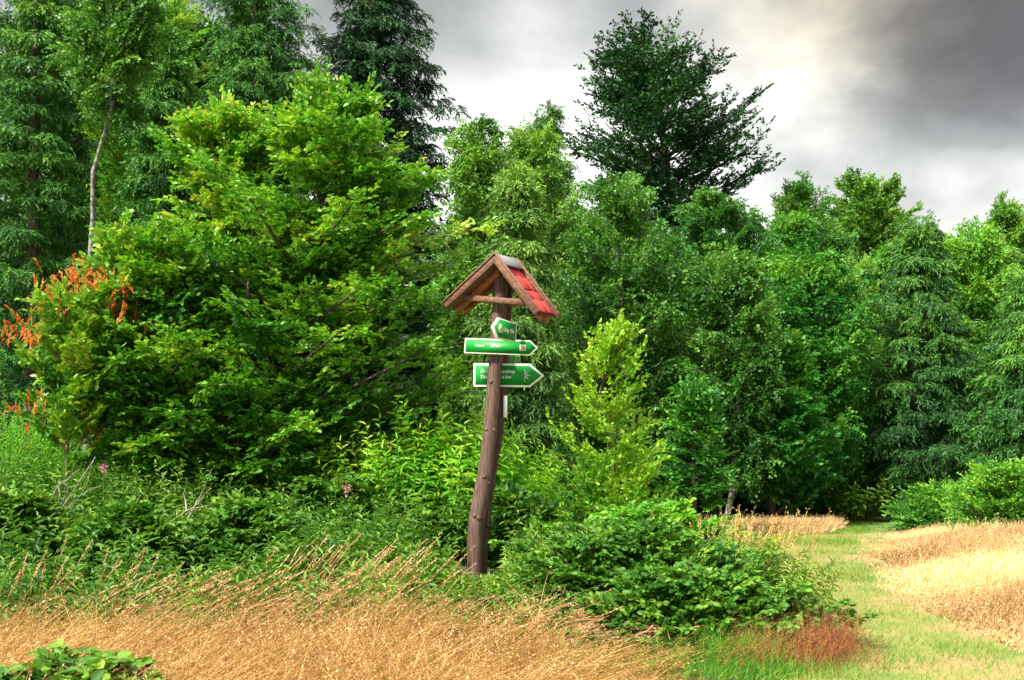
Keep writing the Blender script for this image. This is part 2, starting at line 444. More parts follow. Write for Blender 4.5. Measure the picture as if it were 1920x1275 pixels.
# ------------------------------------------------------------------ grasses
def blades(rng, x, y, h, wd, lean, leanj=.25, segs=3, tint=None, curve=.5):
    n = len(x)
    P = np.stack([x, y, gz(x, y) - .01], 1)
    D = np.stack([lean[0] + rng.normal(0, leanj, n), lean[1] + rng.normal(0, leanj, n), np.ones(n)], 1)
    G = np.stack([curve * (lean[0] + rng.normal(0, leanj, n)), curve * (lean[1] + rng.normal(0, leanj, n)), -np.abs(rng.normal(.1, .12, n)) * curve * 2], 1)
    N = rng.normal(0, 1, (n, 3)); N[:, 1] -= 1.5; N[:, 2] *= .2
    B = Br(P, D, h, G, N)
    ts = np.linspace(0, 1, segs + 1)
    rows = []
    for tk in ts:
        tt = np.full(n, tk); p = B.pos(tt); T = B.tan(tt); S = unit(np.cross(T, B.N))
        ww = (wd * (1 - tk ** 1.5 * .9))[:, None] * .5
        rows += [p - S * ww, p + S * ww]
    V = np.stack(rows, 1).reshape(-1, 3)
    b = (np.arange(n) * 2 * (segs + 1))[:, None]
    F = np.stack([b + [2 * k, 2 * k + 1, 2 * k + 3, 2 * k + 2] for k in range(segs)], 1).reshape(-1, 4)
    T_ = np.repeat(tint if tint is not None else rng.random(n), segs)
    return B, V, F, T_
def heads(rng, B, n, size, t0=.62, tint=None, spread=.5):
    """loose seed heads along the top of each stalk"""
    K = kids(rng, B, n, t0, 1., ang=.5, lenf=.01, taper=0, jit=.3, planar=False, angj=spread)
    L = size * rng.uniform(.6, 1.4, len(K.L))
    off = K.D * (size * rng.uniform(0, 1.2, len(K.L)))[:, None]
    V, F, f = leaf_geo(K.S + off * .5, K.D, K.N + rng.normal(0, .5, K.N.shape), L, L * .34, 'rhomb', droop=.1)
    return V, F, (rng.random(len(L)) if tint is None else np.clip(tint + rng.normal(0, .2, len(L)), 0, 1))

def region_rect(rng, n, x0, x1, y0, y1):
    return rng.uniform(x0, x1, n), rng.uniform(y0, y1, n)
def vnoise(x, y, s, seed=0):
    r = np.random.default_rng(seed); out = 0
    for k in range(5):
        a = r.uniform(0, 6.28); f = s * (1.0 + .6 * k)
        out = out + np.sin((x * math.cos(a) + y * math.sin(a)) * f + r.uniform(0, 6)) / (1 + .5 * k)
    return out / 2.6

# 1 foreground: wind-bent dry grass
rng = np.random.default_rng(11)
def front_y(a): return np.interp(a, [-200, 0, 300, 450, 700, 950, 1100, 1200, 1300, 1420, 1600], [7.3, 7.4, 7.3, 7.7, 7.4, 7.4, 7.0, 6.5, 6.0, 5.6, 5.2])
x, y = region_rect(rng, 60000, -4.8, 3.2, 3.7, 8.6)
a, b = pix(x, y, gz(x, y))
fr = front_y(a) + .35 * vnoise(x, y, 2.5, 3)
k = (y < fr + .2) & (rng.random(len(x)) < np.clip((fr - y) * .55 + .12, 0, 1)) & (rng.random(len(x)) < np.interp(a, [1150, 1350, 1500], [1, .5, .15]))
x, y, a = x[k], y[k], a[k]
pat = vnoise(x, y, 2.2, 5)
hh = (0.42 + .10 * pat) * rng.uniform(.45, 1.2, len(x)) * np.interp(a, [-100, 900, 1050, 1150, 1250, 1400], [1, .98, .8, .5, .3, .25])
lx = .36 + .42 * vnoise(x, y, 1.6, 17)
ti = np.clip(.5 + .3 * vnoise(x, y, 3.1, 23) + rng.normal(0, .28, len(x)), 0, 1)
B, V, F, T = blades(rng, x, y, hh * 1.1, rng.uniform(.0022, .006, len(x)), (lx, -.05 + .25 * vnoise(x, y, 1.9, 19)), .42, 5, tint=ti, curve=.8)
x2, y2 = region_rect(rng, 60000, -4.8, 3.0, 3.7, 8.3)
a2, b2 = pix(x2, y2, gz(x2, y2)); k = (y2 < front_y(a2) - .1)
x2, y2 = x2[k], y2[k]
_, V2, F2, T2 = blades(rng, x2, y2, rng.uniform(.08, .30, len(x2)), rng.uniform(.003, .006, len(x2)), (.3, 0), .6, 3, curve=.8)
# sparse long stalks that arch above the rest, in drifts
cx = []; 
for (u, yy, dr_, n_, hx, ln) in ((600, 8.0, .5, 18, .46, .35), (680, 8.0, .35, 42, .58, .4), (740, 8.0, .25, 18, .54, .4), (120, 7.9, .5, 26, .46, .2), (250, 7.7, .4, 20, .42, .4), (370, 7.4, .35, 50, .52, .7),
                                 (1010, 7.6, .28, 60, .34, .95), (1085, 7.4, .3, 110, .33, 1.0), (1150, 7.2, .25, 60, .27, 1.0), (480, 7.3, .5, 70, .45, .6), (860, 7.0, .6, 45, .38, .7)):
    xx = (u - 960) / FPX * yy
    cx.append(np.stack([xx + rng.normal(0, dr_, n_), yy + rng.normal(0, dr_ * .6, n_), np.full(n_, hx), np.full(n_, ln)], 1))
cx = np.vstack(cx); n_ = len(cx)
P = np.stack([cx[:, 0] - .15, cx[:, 1], gz(cx[:, 0], cx[:, 1])], 1)
D = np.stack([cx[:, 3] * .7 + rng.normal(0, .12, n_), rng.normal(0, .12, n_), np.ones(n_)], 1)
G = np.stack([cx[:, 3] * .6, rng.normal(0, .1, n_), -.35 * cx[:, 3]], 1)
Bl = Br(P, D, cx[:, 2] * rng.uniform(.75, 1.2, n_) * 1.15, G, np.stack([rng.normal(0, .4, n_), -np.ones(n_), np.zeros(n_)], 1))
Vl, Fl = tubes(Bl, .0026, .0014, 7, 3)
V, Fs = join([(V, [F]), (V2, [F2]), (Vl, [Fl])])
g1 = link('dry_grass', make_mesh('dry_grass', V, Fs, np.concatenate([T, T2 * .8, np.repeat(rng.uniform(.3, 1, n_), 21)])), M['straw'])
tag(g1, 'wind bent golden dry grass stalks across the bottom of the picture', 'dry grass', kind='stuff')
pick = rng.random(len(B.L)) < .5
Bh = Br(B.S[pick], B.D[pick], B.L[pick], B.G[pick], B.N[pick])
V, F, T = heads(rng, Bh, 11, .015, t0=.5, spread=.3, tint=None)
K = kids(rng, Bl, 34, .72, 1., .28, .01, 0, .2, planar=False)
L = rng.uniform(.012, .024, len(K.L))
V2, F2, _ = leaf_geo(K.S, K.D, K.N, L, L * .32, 'rhomb')
V, Fs = join([(V, [F]), (V2, [F2])])
g2 = link('grass_seed_heads', make_mesh('grass_seed_heads', V, Fs, np.concatenate([T, rng.random(len(L))])), M['seed'])
tag(g2, 'reddish brown loose seed heads on the bent dry grass', 'seed heads', kind='stuff')

parts, tn = [], []
rng = np.random.default_rng(19)
for q in range(85):
    cx_, cy_ = rng.uniform(-3.6, 1.2), rng.uniform(5.0, 7.6); n_ = int(rng.integers(40, 90))
    x = cx_ + rng.normal(0, .05, n_); y = cy_ + rng.normal(0, .05, n_)
    ln = (rng.uniform(-.25, .75), rng.uniform(-.4, .3))
    hq = rng.uniform(.3, .52) * float(np.interp(pix(cx_, cy_, 0)[0], [-100, 950, 1150, 1300], [1, .95, .6, .3]))
    B, V, F, T = blades(rng, x, y, hq * rng.uniform(.6, 1.2, n_), rng.uniform(.003, .006, n_), ln, .38, 5, tint=np.clip(rng.uniform(.2, 1) + rng.normal(0, .15, n_), 0, 1), curve=1.1)
    V2, F2, T2 = heads(rng, B, 7, .014, t0=.65, spread=.3)
    parts += [(V, [F]), (V2, [F2])]; tn += [T, T2]
V, Fs = join(parts)
gt = link('dry_grass', make_mesh('dry_grass', V, Fs, np.concatenate(tn)), M['straw'])
tag(gt, 'tangled tussocks of curling straw standing out of the golden grass', 'dry grass', kind='stuff')
x, y = region_rect(rng, 9000, -4.8, 3.0, 4.2, 8.3)
k = (pix(x, y, gz(x, y))[0] < 1330) & (vnoise(x, y, 2.0, 91) > .02) & (rng.random(len(x)) < .75)
_, V, F, T = blades(rng, x[k], y[k], rng.uniform(.12, .36, k.sum()), rng.uniform(.004, .008, k.sum()), (.3, 0), .5, 4, curve=.8)
gw = link('green_grass', make_mesh('green_grass', V, [F], T), M['greengrass'])
tag(gw, 'green blades growing up through the golden dry grass', 'grass', kind='stuff')

n_ = 130
x = 1.95 + rng.normal(0, .25, n_); y = 9.2 + rng.normal(0, .2, n_)
B, V, F, T = blades(rng, x, y, rng.uniform(.45, .78, n_), np.full(n_, .005), (.12, 0), .18, 4, tint=rng.uniform(.5, 1, n_), curve=.4)
V2, F2, T2 = heads(rng, B, 16, .02, t0=.75, spread=.2)
V, Fs = join([(V, [F]), (V2, [F2])])
gs = link('dry_grass', make_mesh('dry_grass', V, Fs, np.concatenate([T, T2 * .4 + .6])), M['straw'])
tag(gs, 'pale dry stalks standing up through the right side of the bramble mound', 'dry grass', kind='stuff')

# 2 meadow right of the path and band behind the mown area
rng = np.random.default_rng(12)
x, y = sample(RIGHT_POLY, 160000, rng, (5, 34), 34)
hh = .25 * rng.uniform(.4, 1.35, len(x)) * (1 + .25 * vnoise(x, y, 1.3, 9))
a, b = pix(x, y, gz(x, y))
ed = np.clip((a - np.interp(b, [975, 1000, 1042, 1104, 1166, 1262], [1690, 1655, 1620, 1660, 1770, 1970])) / 170, .18, 1)
hh *= ed
ti = np.clip(.55 + .5 * vnoise(x, y * 2.2, .7, 21) + rng.normal(0, .18, len(x)) , 0, 1)
B, V, F, T = blades(rng, x, y, hh, .004 + .0004 * y, (.3, -.02), .4, 3, tint=ti, curve=.5)
V2, F2, T2 = heads(rng, B, 5, .018, t0=.45, tint=np.repeat(ti, 5))
xb, yb = sample(BAND_POLY, 60000, rng, (10, 34))
hb = .19 * rng.uniform(.3, 1.35, len(xb))
tb = np.clip(.45 + .3 * vnoise(xb, yb, .8, 4) + rng.normal(0, .18, len(xb)), 0, 1)
B3, V3, F3, T3 = blades(rng, xb, yb, hb, .004 + .0004 * yb, (.3, 0), .4, 3, tint=tb, curve=.5)
V4, F4, T4 = heads(rng, B3, 4, .022, t0=.45, tint=np.repeat(tb, 4))
V, Fs = join([(V, [F]), (V2, [F2])])
g3 = link('meadow_grass', make_mesh('meadow_grass', V, Fs, np.concatenate([T, T2])), M['cream'])
tag(g3, 'tall cream and rust coloured meadow grass to the right of the path', 'meadow grass', kind='stuff')
V, Fs = join([(V3, [F3]), (V4, [F4])])
g3b = link('meadow_grass', make_mesh('meadow_grass', V, Fs, np.concatenate([T3, T4])), M['cream'])
tag(g3b, 'strip of tall tan grass in front of the dark hollow, left of the path', 'meadow grass', kind='stuff')

# 3 short mown grass on the path
rng = np.random.default_rng(13)
x, y = sample(PATH_POLY, 430000, rng, (4.5, 30))
k = rng.random(len(x)) < np.clip(1.3 - y / 22, .35, 1)
x, y = x[k], y[k]
ti = np.clip(.33 + .40 * vnoise(x, y, 1.3, 31) + rng.normal(0, .2, len(x)), 0, 1)
_, V, F, T = blades(rng, x, y, rng.uniform(.025, .075, len(x)) * (1 + .5 * (vnoise(x, y, 2.7, 8) > .35)), .003 + .0004 * y, (.1, 0), .5, 1, tint=ti)
g4 = link('short_grass', make_mesh('short_grass', V, [F], T), M['lawn'])
tag(g4, 'short yellow green mown grass covering the path', 'grass', kind='stuff')

# 4 red brown fine grass and green tuft at the corner of the bramble mound
rng = np.random.default_rng(14)
def tuft(rng, cx, cy, rx, ry, n, h, lean, wd, lj=.35):
    a = rng.normal(0, 1, n) * .5; b = rng.normal(0, 1, n) * .5
    x = cx + a * rx; y = cy + b * ry
    return blades(rng, x, y, h * rng.uniform(.5, 1.15, n), np.full(n, wd), lean, lj, 4, curve=.6)
gx1, gy1 = ground_at(1530, 1232)
B, V, F, T = tuft(rng, gx1, gy1, .26, .40, 850, .34, (.0, -.1), .003)
V2, F2, T2 = heads(rng, B, 10, .011, t0=.4, spread=.6)
gx2, gy2 = ground_at(1430, 1245)
B3, V3, F3, T3 = tuft(rng, gx2, gy2, .3, .3, 450, .32, (.1, -.1), .003)
V4, F4, T4 = heads(rng, B3, 9, .011, t0=.4, spread=.6)
V, Fs = join([(V, [F]), (V2, [F2]), (V3, [F3]), (V4, [F4])])
g5 = link('red_brown_grass', make_mesh('red_brown_grass', V, Fs, np.concatenate([T, T2 * .5, T3 * .5 + .5, T4 * .5 + .5])), M['redgrass'])
tag(g5, 'fine red brown hair grass at the right foot of the bramble mound', 'grass', kind='stuff')
parts = []; tn = []
for (u, v_, rx, ry, n, h) in ((1370, 1240, .4, .25, 900, .28), (1440, 1262, .35, .22, 500, .12), (1290, 1262, .8, .25, 900, .13), (1380, 1262, .5, .3, 600, .13)):
    gx_, gy_ = ground_at(u, v_)
    _, V, F, T = tuft(rng, gx_, gy_, rx, ry, n, h, (.15, -.15), .0055)
    parts.append((V, [F])); tn.append(T)
V, Fs = join(parts)
g6 = link('green_grass', make_mesh('green_grass', V, Fs, np.concatenate(tn)), M['greengrass'])
tag(g6, 'fresh green grass tufts along the foot of the bramble mound', 'grass', kind='stuff')

# ------------------------------------------------------------------ herbs
def herb_field(rng, x, y, h, nl, ll, lw, lean=(0, 0), droop=.35, shape='leaf', tintb=.4, up=.9):
    """upright leafy stems with whorled lance leaves"""
    n = len(x)
    P = np.stack([x, y, gz(x, y) - .02], 1)
    D = np.stack([lean[0] + rng.normal(0, .16, n), lean[1] + rng.normal(0, .16, n), np.ones(n)], 1)
    G = np.stack([rng.normal(0, .12, n), rng.normal(0, .12, n), -np.abs(rng.normal(0, .05, n))], 1)
    N = np.stack([rng.normal(0, 1, n), rng.normal(0, 1, n), np.zeros(n)], 1)
    B = Br(P, D, h, G, N)
    i = np.repeat(np.arange(n), nl); k = np.tile(np.arange(nl), n)
    t = .25 + .75 * (k + rng.random(n * nl)) / nl
    ph = k * 2.4 + rng.random(n)[i] * 6.28 + rng.normal(0, .2, len(k))
    T = B.tan(t, i); S = unit(np.cross(T, B.N[i])); Q = np.cross(S, T)
    R_ = S * np.cos(ph)[:, None] + Q * np.sin(ph)[:, None]
    el = np.interp(t, [.25, .8, 1], [.15, .45, up])[:, None] + rng.normal(0, .15, (len(t), 1))
    Dl = R_ * np.cos(el) + T * np.sin(el); Nl = T * np.cos(el) - R_ * np.sin(el)
    L = ll * rng.uniform(.7, 1.2, len(t)) * np.interp(t, [.2, .6, 1], [.9, 1.1, .6])
    V, F, f = leaf_geo(B.pos(t, i), Dl, Nl, L, L * lw, shape, fold=.2, droop=droop)
    ti = np.clip(tintb + .35 * (t - .5) + rng.normal(0, .12, len(t)) + rng.normal(0, .12, n)[i] + (.28 * vnoise(x, y, 2.1, 46))[i], 0, 1)
    Vt, Ft = tubes(B, .004, .002, 3, 3)
    return (V, [F]), np.repeat(ti, f), (Vt, [Ft])

rng = np.random.default_rng(21)
def hmap(x, y):
    """herb height across the thicket"""
    a, b = pix(x, y, gz(x, y))
    near = np.interp(a, [-100, 250, 450, 600, 760, 900, 1000, 1100], [.40, .40, .44, .50, .44, .27, .30, .40])
    far = np.interp(a, [-100, 200, 450, 700, 900, 1100], [1.10, .88, .74, .78, .74, .60])
    q = smooth((y - 8.2) / 2.2)
    h = (near * (1 - q) + far * q) * (1 + .16 * vnoise(x, y, 2.4, 40)) + .10 * smooth((-x - 2) / 2) * smooth((y - 10) / 3)
    cap = np.maximum(CAMH - (1072 - HOR) / FPX * y - .03, .04)
    h = h * (1 - .35 * smooth((-vnoise(x, y, 3.3, 44) - .15) / .3))
    m_ = smooth((a - 820) / 50) * smooth((985 - a) / 40) * (y < 10.7)
    return h * (1 - m_) + np.minimum(h, cap) * m_
x, y = region_rect(rng, 7200, -7.4, 1.0, 7.2, 14.5)
k = (np.abs(x + .36) > .35) | (y < 9.9) | (y > 10.9)
k &= x < np.interp(y, [7.2, 9, 12, 14.5], [.3, .15, .7, 1.0])
k &= rng.random(len(x)) < np.interp(y, [7, 9.5, 14], [1, 1, .55])
k &= (vnoise(x, y, 2.9, 45) > -.42) | (rng.random(len(x)) < .12)
x, y = x[k], y[k]
lf, ti, stt = herb_field(rng, x, y, hmap(x, y) * rng.uniform(.55, 1.22, len(x)), 15, rng.uniform(.06, .12, len(x)).repeat(15), .30)
V, Fs = join([lf, stt]); th = make_mesh('herb_thicket', V, Fs, np.concatenate([ti, np.full(len(stt[1][0]), .25)]))
hb = link('herb_thicket', th, M['herb'])
tag(hb, 'dense green herbs with lance shaped leaves around the signpost foot', 'undergrowth', kind='stuff')
# ------------------------------------------------------------------ trees and shrubs
def env(prof, axis, Y, base):
    """prof [(py,l,r)], axis [(px,py)] in photo pixels at depth Y -> local z profile"""
    ax = np.array(axis, float); X, _, Z = at(ax[:, 0], ax[:, 1], Y)
    o = np.argsort(Z); az, axx = Z[o] - base[2], X[o] - base[0]
    pr = np.array(prof, float)
    XL, _, ZL = at(pr[:, 1], pr[:, 0], Y); XR, _, _ = at(pr[:, 2], pr[:, 0], Y)
    o = np.argsort(ZL); z = ZL[o] - base[2]; xl = XL[o] - base[0]; xr = XR[o] - base[0]
    return az, axx, z, xl, xr
def crown_boughs(rng, E, nb, slope, depth=.9, inner=.35, droop=.0, lift=.0, seed_az=None, ymax=None, jr=.2, zj=0, tier=0, far=.16):
    az, axx, z, xl, xr = E
    zz = np.linspace(z[0], z[-1], 200)
    l = np.interp(zz, z, xl); r_ = np.interp(zz, z, xr)
    wgt = np.maximum(r_ - l, .05) ** 1.25; cdf = np.cumsum(wgt); cdf /= cdf[-1]
    u = (np.arange(nb) + rng.random(nb)) / nb
    ze = np.interp(u, cdf, zz)
    if tier:
        ze = np.clip(np.round(ze / tier) * tier + rng.normal(0, tier * .13, nb), z[0], z[-1])
    phi = np.arange(nb) * 2.39996 + rng.normal(0, .3, nb)
    xa = np.interp(ze, az, axx)
    L_, R_ = np.interp(ze, z, xl) - xa, np.interp(ze, z, xr) - xa
    rad = 1 - np.abs(rng.normal(0, jr, nb)); 
    q = rng.random(nb) < inner; rad[q] *= rng.uniform(.4, .9, q.sum())
    q = rng.random(nb) < .12; rad[q] = rng.uniform(1.0, 1. + far, q.sum())
    mean = (R_ - L_) / 2
    cx = np.cos(phi); cy = np.sin(phi)
    xe = xa + np.where(cx > 0, R_, -L_) * cx * rad
    # a crown of depth similar to its width
    ye = mean * depth * cy * rad
    span = np.hypot(xe - xa, ye)
    zs = np.clip(ze - slope * span * rng.uniform(.7, 1.3, nb), .04 * z[-1], az[-1] * .97)
    xs_ = np.interp(zs, az, axx)
    S = np.stack([xs_, np.zeros(nb), zs], 1); Ee = np.stack([xe, ye, ze], 1)
    # the leader and the shoots around it
    nt_ = 9
    zt = az[-1] * rng.uniform(.72, .93, nt_); xt = np.interp(zt, az, axx)
    ez = az[-1] - rng.uniform(0, .08, nt_) * az[-1] * (np.arange(nt_) > 0)
    wl_ = np.interp(ez, z, xr) - np.interp(ez, z, xl); xm = (np.interp(ez, z, xr) + np.interp(ez, z, xl)) / 2
    S = np.vstack([S, np.stack([xt, np.zeros(nt_), zt], 1)])
    Ee = np.vstack([Ee, np.stack([xm + rng.uniform(-.45, .45, nt_) * wl_, rng.uniform(-.4, .4, nt_) * wl_, ez], 1)])
    nb = nb + nt_
    vec = Ee - S; L = np.linalg.norm(vec, axis=1); L = np.maximum(L, .05)
    G = np.zeros((nb, 3)); G[:, 2] = lift - droop
    D = vec / L[:, None] - G
    # keep |D| in Br: fold into L
    ln = np.linalg.norm(D, axis=1); 
    B = Br(S, D, L * ln, G / ln[:, None], np.tile([0, 0, 1.], (nb, 1)) + rng.normal(0, .12, (nb, 3)), rng.normal(0, .13, nb))
    B.N = unit(B.N - B.D * (B.N * B.D).sum(1, keepdims=True))
    return B
SPEC = {
    #        sub: n, ang, lenf, droop ; twig: n, ang, lenf, droop ; leaves: n, ang, L, W/L, shape
    'beech': dict(nb=95, slope=.55, lift=-.02, sub=(13, .75, .42, -.04), tw=(7, .7, .42, .02), lf=(8, .85, .068, .62, 'leaf'), lj=.5, r=.05, tmin=.16),
    'birch': dict(nb=80, slope=1.0, lift=-.10, sub=(11, .75, .36, .15), tw=(9, .7, .5, .5), lf=(11, .8, .060, .62, 'rhomb'), lj=1.0, r=.04, tmin=.3, jr=.22),
    'round': dict(nb=85, slope=.8, lift=-.02, sub=(12, .75, .40, .0), tw=(8, .7, .45, .0), lf=(11, .8, .070, .62, 'rhomb'), lj=1.0, r=.045, tmin=.25, jr=.2),
    'spruce': dict(nb=150, slope=-.12, lift=.12, sub=(15, .95, .36, .15), tw=(7, .8, .45, .55), lf=(12, .5, .085, .23, 'rhomb'), lj=1.0, r=.02, tmin=.22, tier=.42),
}
def tree_mesh(rng, kind, E, trunk, mats, nb=None, leafscale=1., over=None, depth=.9, trunk_r=.12, ntrunk=None, tint0=0., stems=None):
    s = dict(SPEC[kind]); s.update(over or {})
    nb = nb or s['nb']
    B0 = crown_boughs(rng, E, nb, s['slope'], depth=depth, lift=s['lift'], inner=s.get('inner', .35), jr=s.get('jr', .16), tier=s.get('tier', 0), far=s.get('far', .16))
    n, a, lf, dr = s['sub']; B1 = kids(rng, B0, n, s.get('t0', .15), 1., a, lf, .62, .2, dr, lmin=s.get('lmin1', .25), keep=.82, angj=.25)
    # each bough also carries its own tip
    n, a, lf, dr = s['tw']; B2 = kids(rng, B1, n, .08, 1., a, lf, .45, .28, dr, lmin=s['tmin'], keep=.8, angj=.3)
    B2b = kids(rng, B0, n + 4, .3, 1., a, lf * .22, .3, .2, dr, lmin=s['tmin'])
    allB = Br(*[np.concatenate(q) for q in zip((B2.S, B2.D, B2.L, B2.G, B2.N, B2.T), (B2b.S, B2b.D, B2b.L, B2b.G, B2b.N, B2b.T))])
    n, a, LL, WW, shp = s['lf']
    K = kids(rng, allB, n, .1, 1.0, a, .01, 0, .18, 0, angj=.35, planar=True)
    m = len(K.L); Ls = LL * leafscale * rng.uniform(.65, 1.25, m)
    NN = K.N + rng.normal(0, s['lj'], K.N.shape)
    V, F, f = leaf_geo(K.S, K.D, NN, Ls, Ls * WW, shp, droop=.1)
    # young growth is paler at the outside and the top of the crown
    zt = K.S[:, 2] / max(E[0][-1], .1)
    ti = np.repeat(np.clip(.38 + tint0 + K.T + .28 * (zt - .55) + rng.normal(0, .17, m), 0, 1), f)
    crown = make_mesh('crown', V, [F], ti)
    # wood
    az, axx = E[0], E[1]
    parts = []
    H = az[-1]
    for tr in (stems or [trunk]):
        zz = np.linspace(-.25, tr.get('top', H * .9), 24)
        xx = np.interp(zz, az, axx) if 'x' not in tr else np.interp(zz, tr['z'], tr['x'])
        yy = np.zeros_like(zz) if 'y' not in tr else np.interp(zz, tr['z'], tr['y'])
        xx = xx + .015 * np.sin(zz * 3.1)
        rr = tr['r'] * (1 - .9 * np.clip(zz / tr.get('top', H), 0, 1)) + .004
        rr[0] *= 1.4; rr[1] *= 1.12
        v, f4, f3 = polytube(np.stack([xx, yy, zz], 1), rr, 8, .06, rng)
        parts.append((v, [f4, f3]))
    r0 = np.clip(B0.L * s['r'] * .45, .006, trunk_r * .6)
    parts.append((lambda q: (q[0], [q[1]]))(tubes(B0, r0, r0 * .2, 5, 5)))
    r1 = np.clip(B1.L * .012, .003, .02)
    parts.append((lambda q: (q[0], [q[1]]))(tubes(B1, r1, r1 * .3, 2, 3)))
    Vw, Fw = join(parts)
    wood = make_mesh('trunk', Vw, Fw, smooth_=True)
    return wood, crown
def tree(name, kind, label, cat, Y, base_px, axis, prof, leaf, bark, seed, group=None, y_off=0, **kw):
    rng = np.random.default_rng(seed)
    bx = (base_px - 960) / (FPX * cp) * Y        # rough; refined through the axis foot
    x0 = at(axis[0][0], axis[0][1], Y)[0]
    base = (float(x0), Y, float(gz(x0, Y)))
    E = env(prof, axis, Y, base)
    tr = {'r': kw.pop('trunk_r', .12)}
    st = kw.pop('stems', None)
    wood, crown = tree_mesh(rng, kind, E, tr, None, trunk_r=tr['r'], stems=st, **kw)
    root = thing(name, label, cat, base, group)
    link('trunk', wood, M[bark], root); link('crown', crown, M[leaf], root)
    return root
def copy_tree(src, loc, rz, s, label, group=None):
    r_ = src.copy(); COL.objects.link(r_); r_.location = loc; r_.rotation_euler = (0, 0, rz)
    r_.scale = (s, s, s) if not hasattr(s, '__len__') else s
    r_['label'] = label
    if group: r_['group'] = group
    for c in list(src.children):
        d = c.copy(); COL.objects.link(d); d.parent = r_
    return r_
EXEC_MARK = 0

# ---- the big beech bush left of the signpost
stems = [dict(r=.055, top=4.3, z=[-.3, 0, 1.2, 2.6, 4.3], x=[-.05, 0, .25, .75, 1.15], y=[0, 0, -.1, .1, .1]),
         dict(r=.05, top=3.6, z=[-.3, 0, 1.0, 2.2, 3.6], x=[.25, .25, .5, 1.2, 1.9], y=[.1, .1, .25, .35, .3]),
         dict(r=.05, top=3.2, z=[-.3, 0, 1.0, 2.0, 3.2], x=[-.22, -.2, -.15, -.25, -.5], y=[0, 0, -.2, -.3, -.3]),
         dict(r=.04, top=3.9, z=[-.3, 0, 1.2, 2.6, 3.9], x=[.05, .05, .1, .2, .3], y=[-.1, -.1, -.3, -.5, -.4])]
tree('beech_bush', 'beech', 'huge bright green beech bush overhanging from the left of the signpost', 'bush', 12.5, 430,
     [(440, 1010), (470, 860), (540, 640), (600, 400), (625, 185)],
     [(178, 610, 655), (205, 545, 720), (250, 500, 765), (315, 430, 800), (370, 360, 850), (440, 320, 890), (520, 300, 880), (600, 280, 890), (700, 270, 880),
      (765, 250, 850), (810, 240, 745), (880, 260, 715), (940, 320, 640)],
     'beech', 'bark', 101, nb=155, trunk_r=.06, stems=stems, depth=.8,
     over=dict(tmin=.2, slope=.40, jr=.26, inner=.3, sub=(14, .75, .34, -.05), tw=(7, .7, .38, .02), tier=.46))
tree('beech_bush', 'beech', 'leafy left flank bush with green boughs, beside the red tipped shrub', 'bush', 12.0, 300,
     [(330, 1010), (300, 860), (290, 640), (300, 450)],
     [(440, 180, 330), (465, 165, 400), (510, 190, 430), (570, 200, 440), (620, 100, 440), (680, 85, 440), (760, 120, 430), (840, 170, 420), (900, 220, 400)],
     'beech', 'bark', 102, nb=66, trunk_r=.045, depth=.6, over=dict(slope=.45, tmin=.2, jr=.26, tier=.3, sub=(12, .75, .38, -.05)))
tree('beech_bush', 'beech', 'arching light green beech top rising at the upper left of the big bush', 'bush', 12.9, 440,
     [(460, 1010), (450, 700), (420, 400), (430, 215)],
     [(215, 410, 470), (240, 360, 500), (270, 300, 500), (310, 275, 490), (350, 340, 490), (420, 340, 500), (560, 340, 520)],
     'beech', 'bark', 103, nb=34, trunk_r=.045, depth=.7, tint0=.12, over=dict(slope=.5, tmin=.2, jr=.25, tier=.3))

# ---- young lime-green tree and its darker neighbour
tree('young_tree', 'beech', 'young lime green tree standing alone right of the signpost', 'tree', 12.8, 1150,
     [(1152, 1000), (1150, 850), (1125, 740), (1150, 625)],
     [(622, 1138, 1160), (660, 1122, 1190), (700, 1098, 1205), (740, 1068, 1200), (790, 1080, 1235), (830, 1055, 1262), (880, 1040, 1270), (920, 1040, 1290), (950, 1060, 1275), (985, 1090, 1250)],
     'lime', 'bark', 104, nb=58, tint0=.2, trunk_r=.02, over=dict(slope=1.1, lift=.05, tmin=.12, sub=(7, .55, .34, -.1), tw=(4, .6, .4, -.1), lf=(6, .8, .056, .6, 'leaf'), lj=.8, r=.03, jr=.32, inner=.2, far=.3), depth=.8)
tree('young_tree', 'beech', 'small mid green beech sapling tucked behind the lime green tree', 'tree', 15.5, 1310,
     [(1300, 985), (1300, 860), (1305, 738)],
     [(740, 1298, 1312), (780, 1278, 1330), (820, 1265, 1325), (870, 1250, 1350), (900, 1245, 1345), (945, 1250, 1330)],
     'birch_light', 'bark', 105, nb=26, tint0=-.2, trunk_r=.04, over=dict(slope=.3, tmin=.15, lf=(6, .8, .065, .6, 'leaf'), sub=(8, .7, .4, 0), tier=.22, jr=.3), depth=.8)

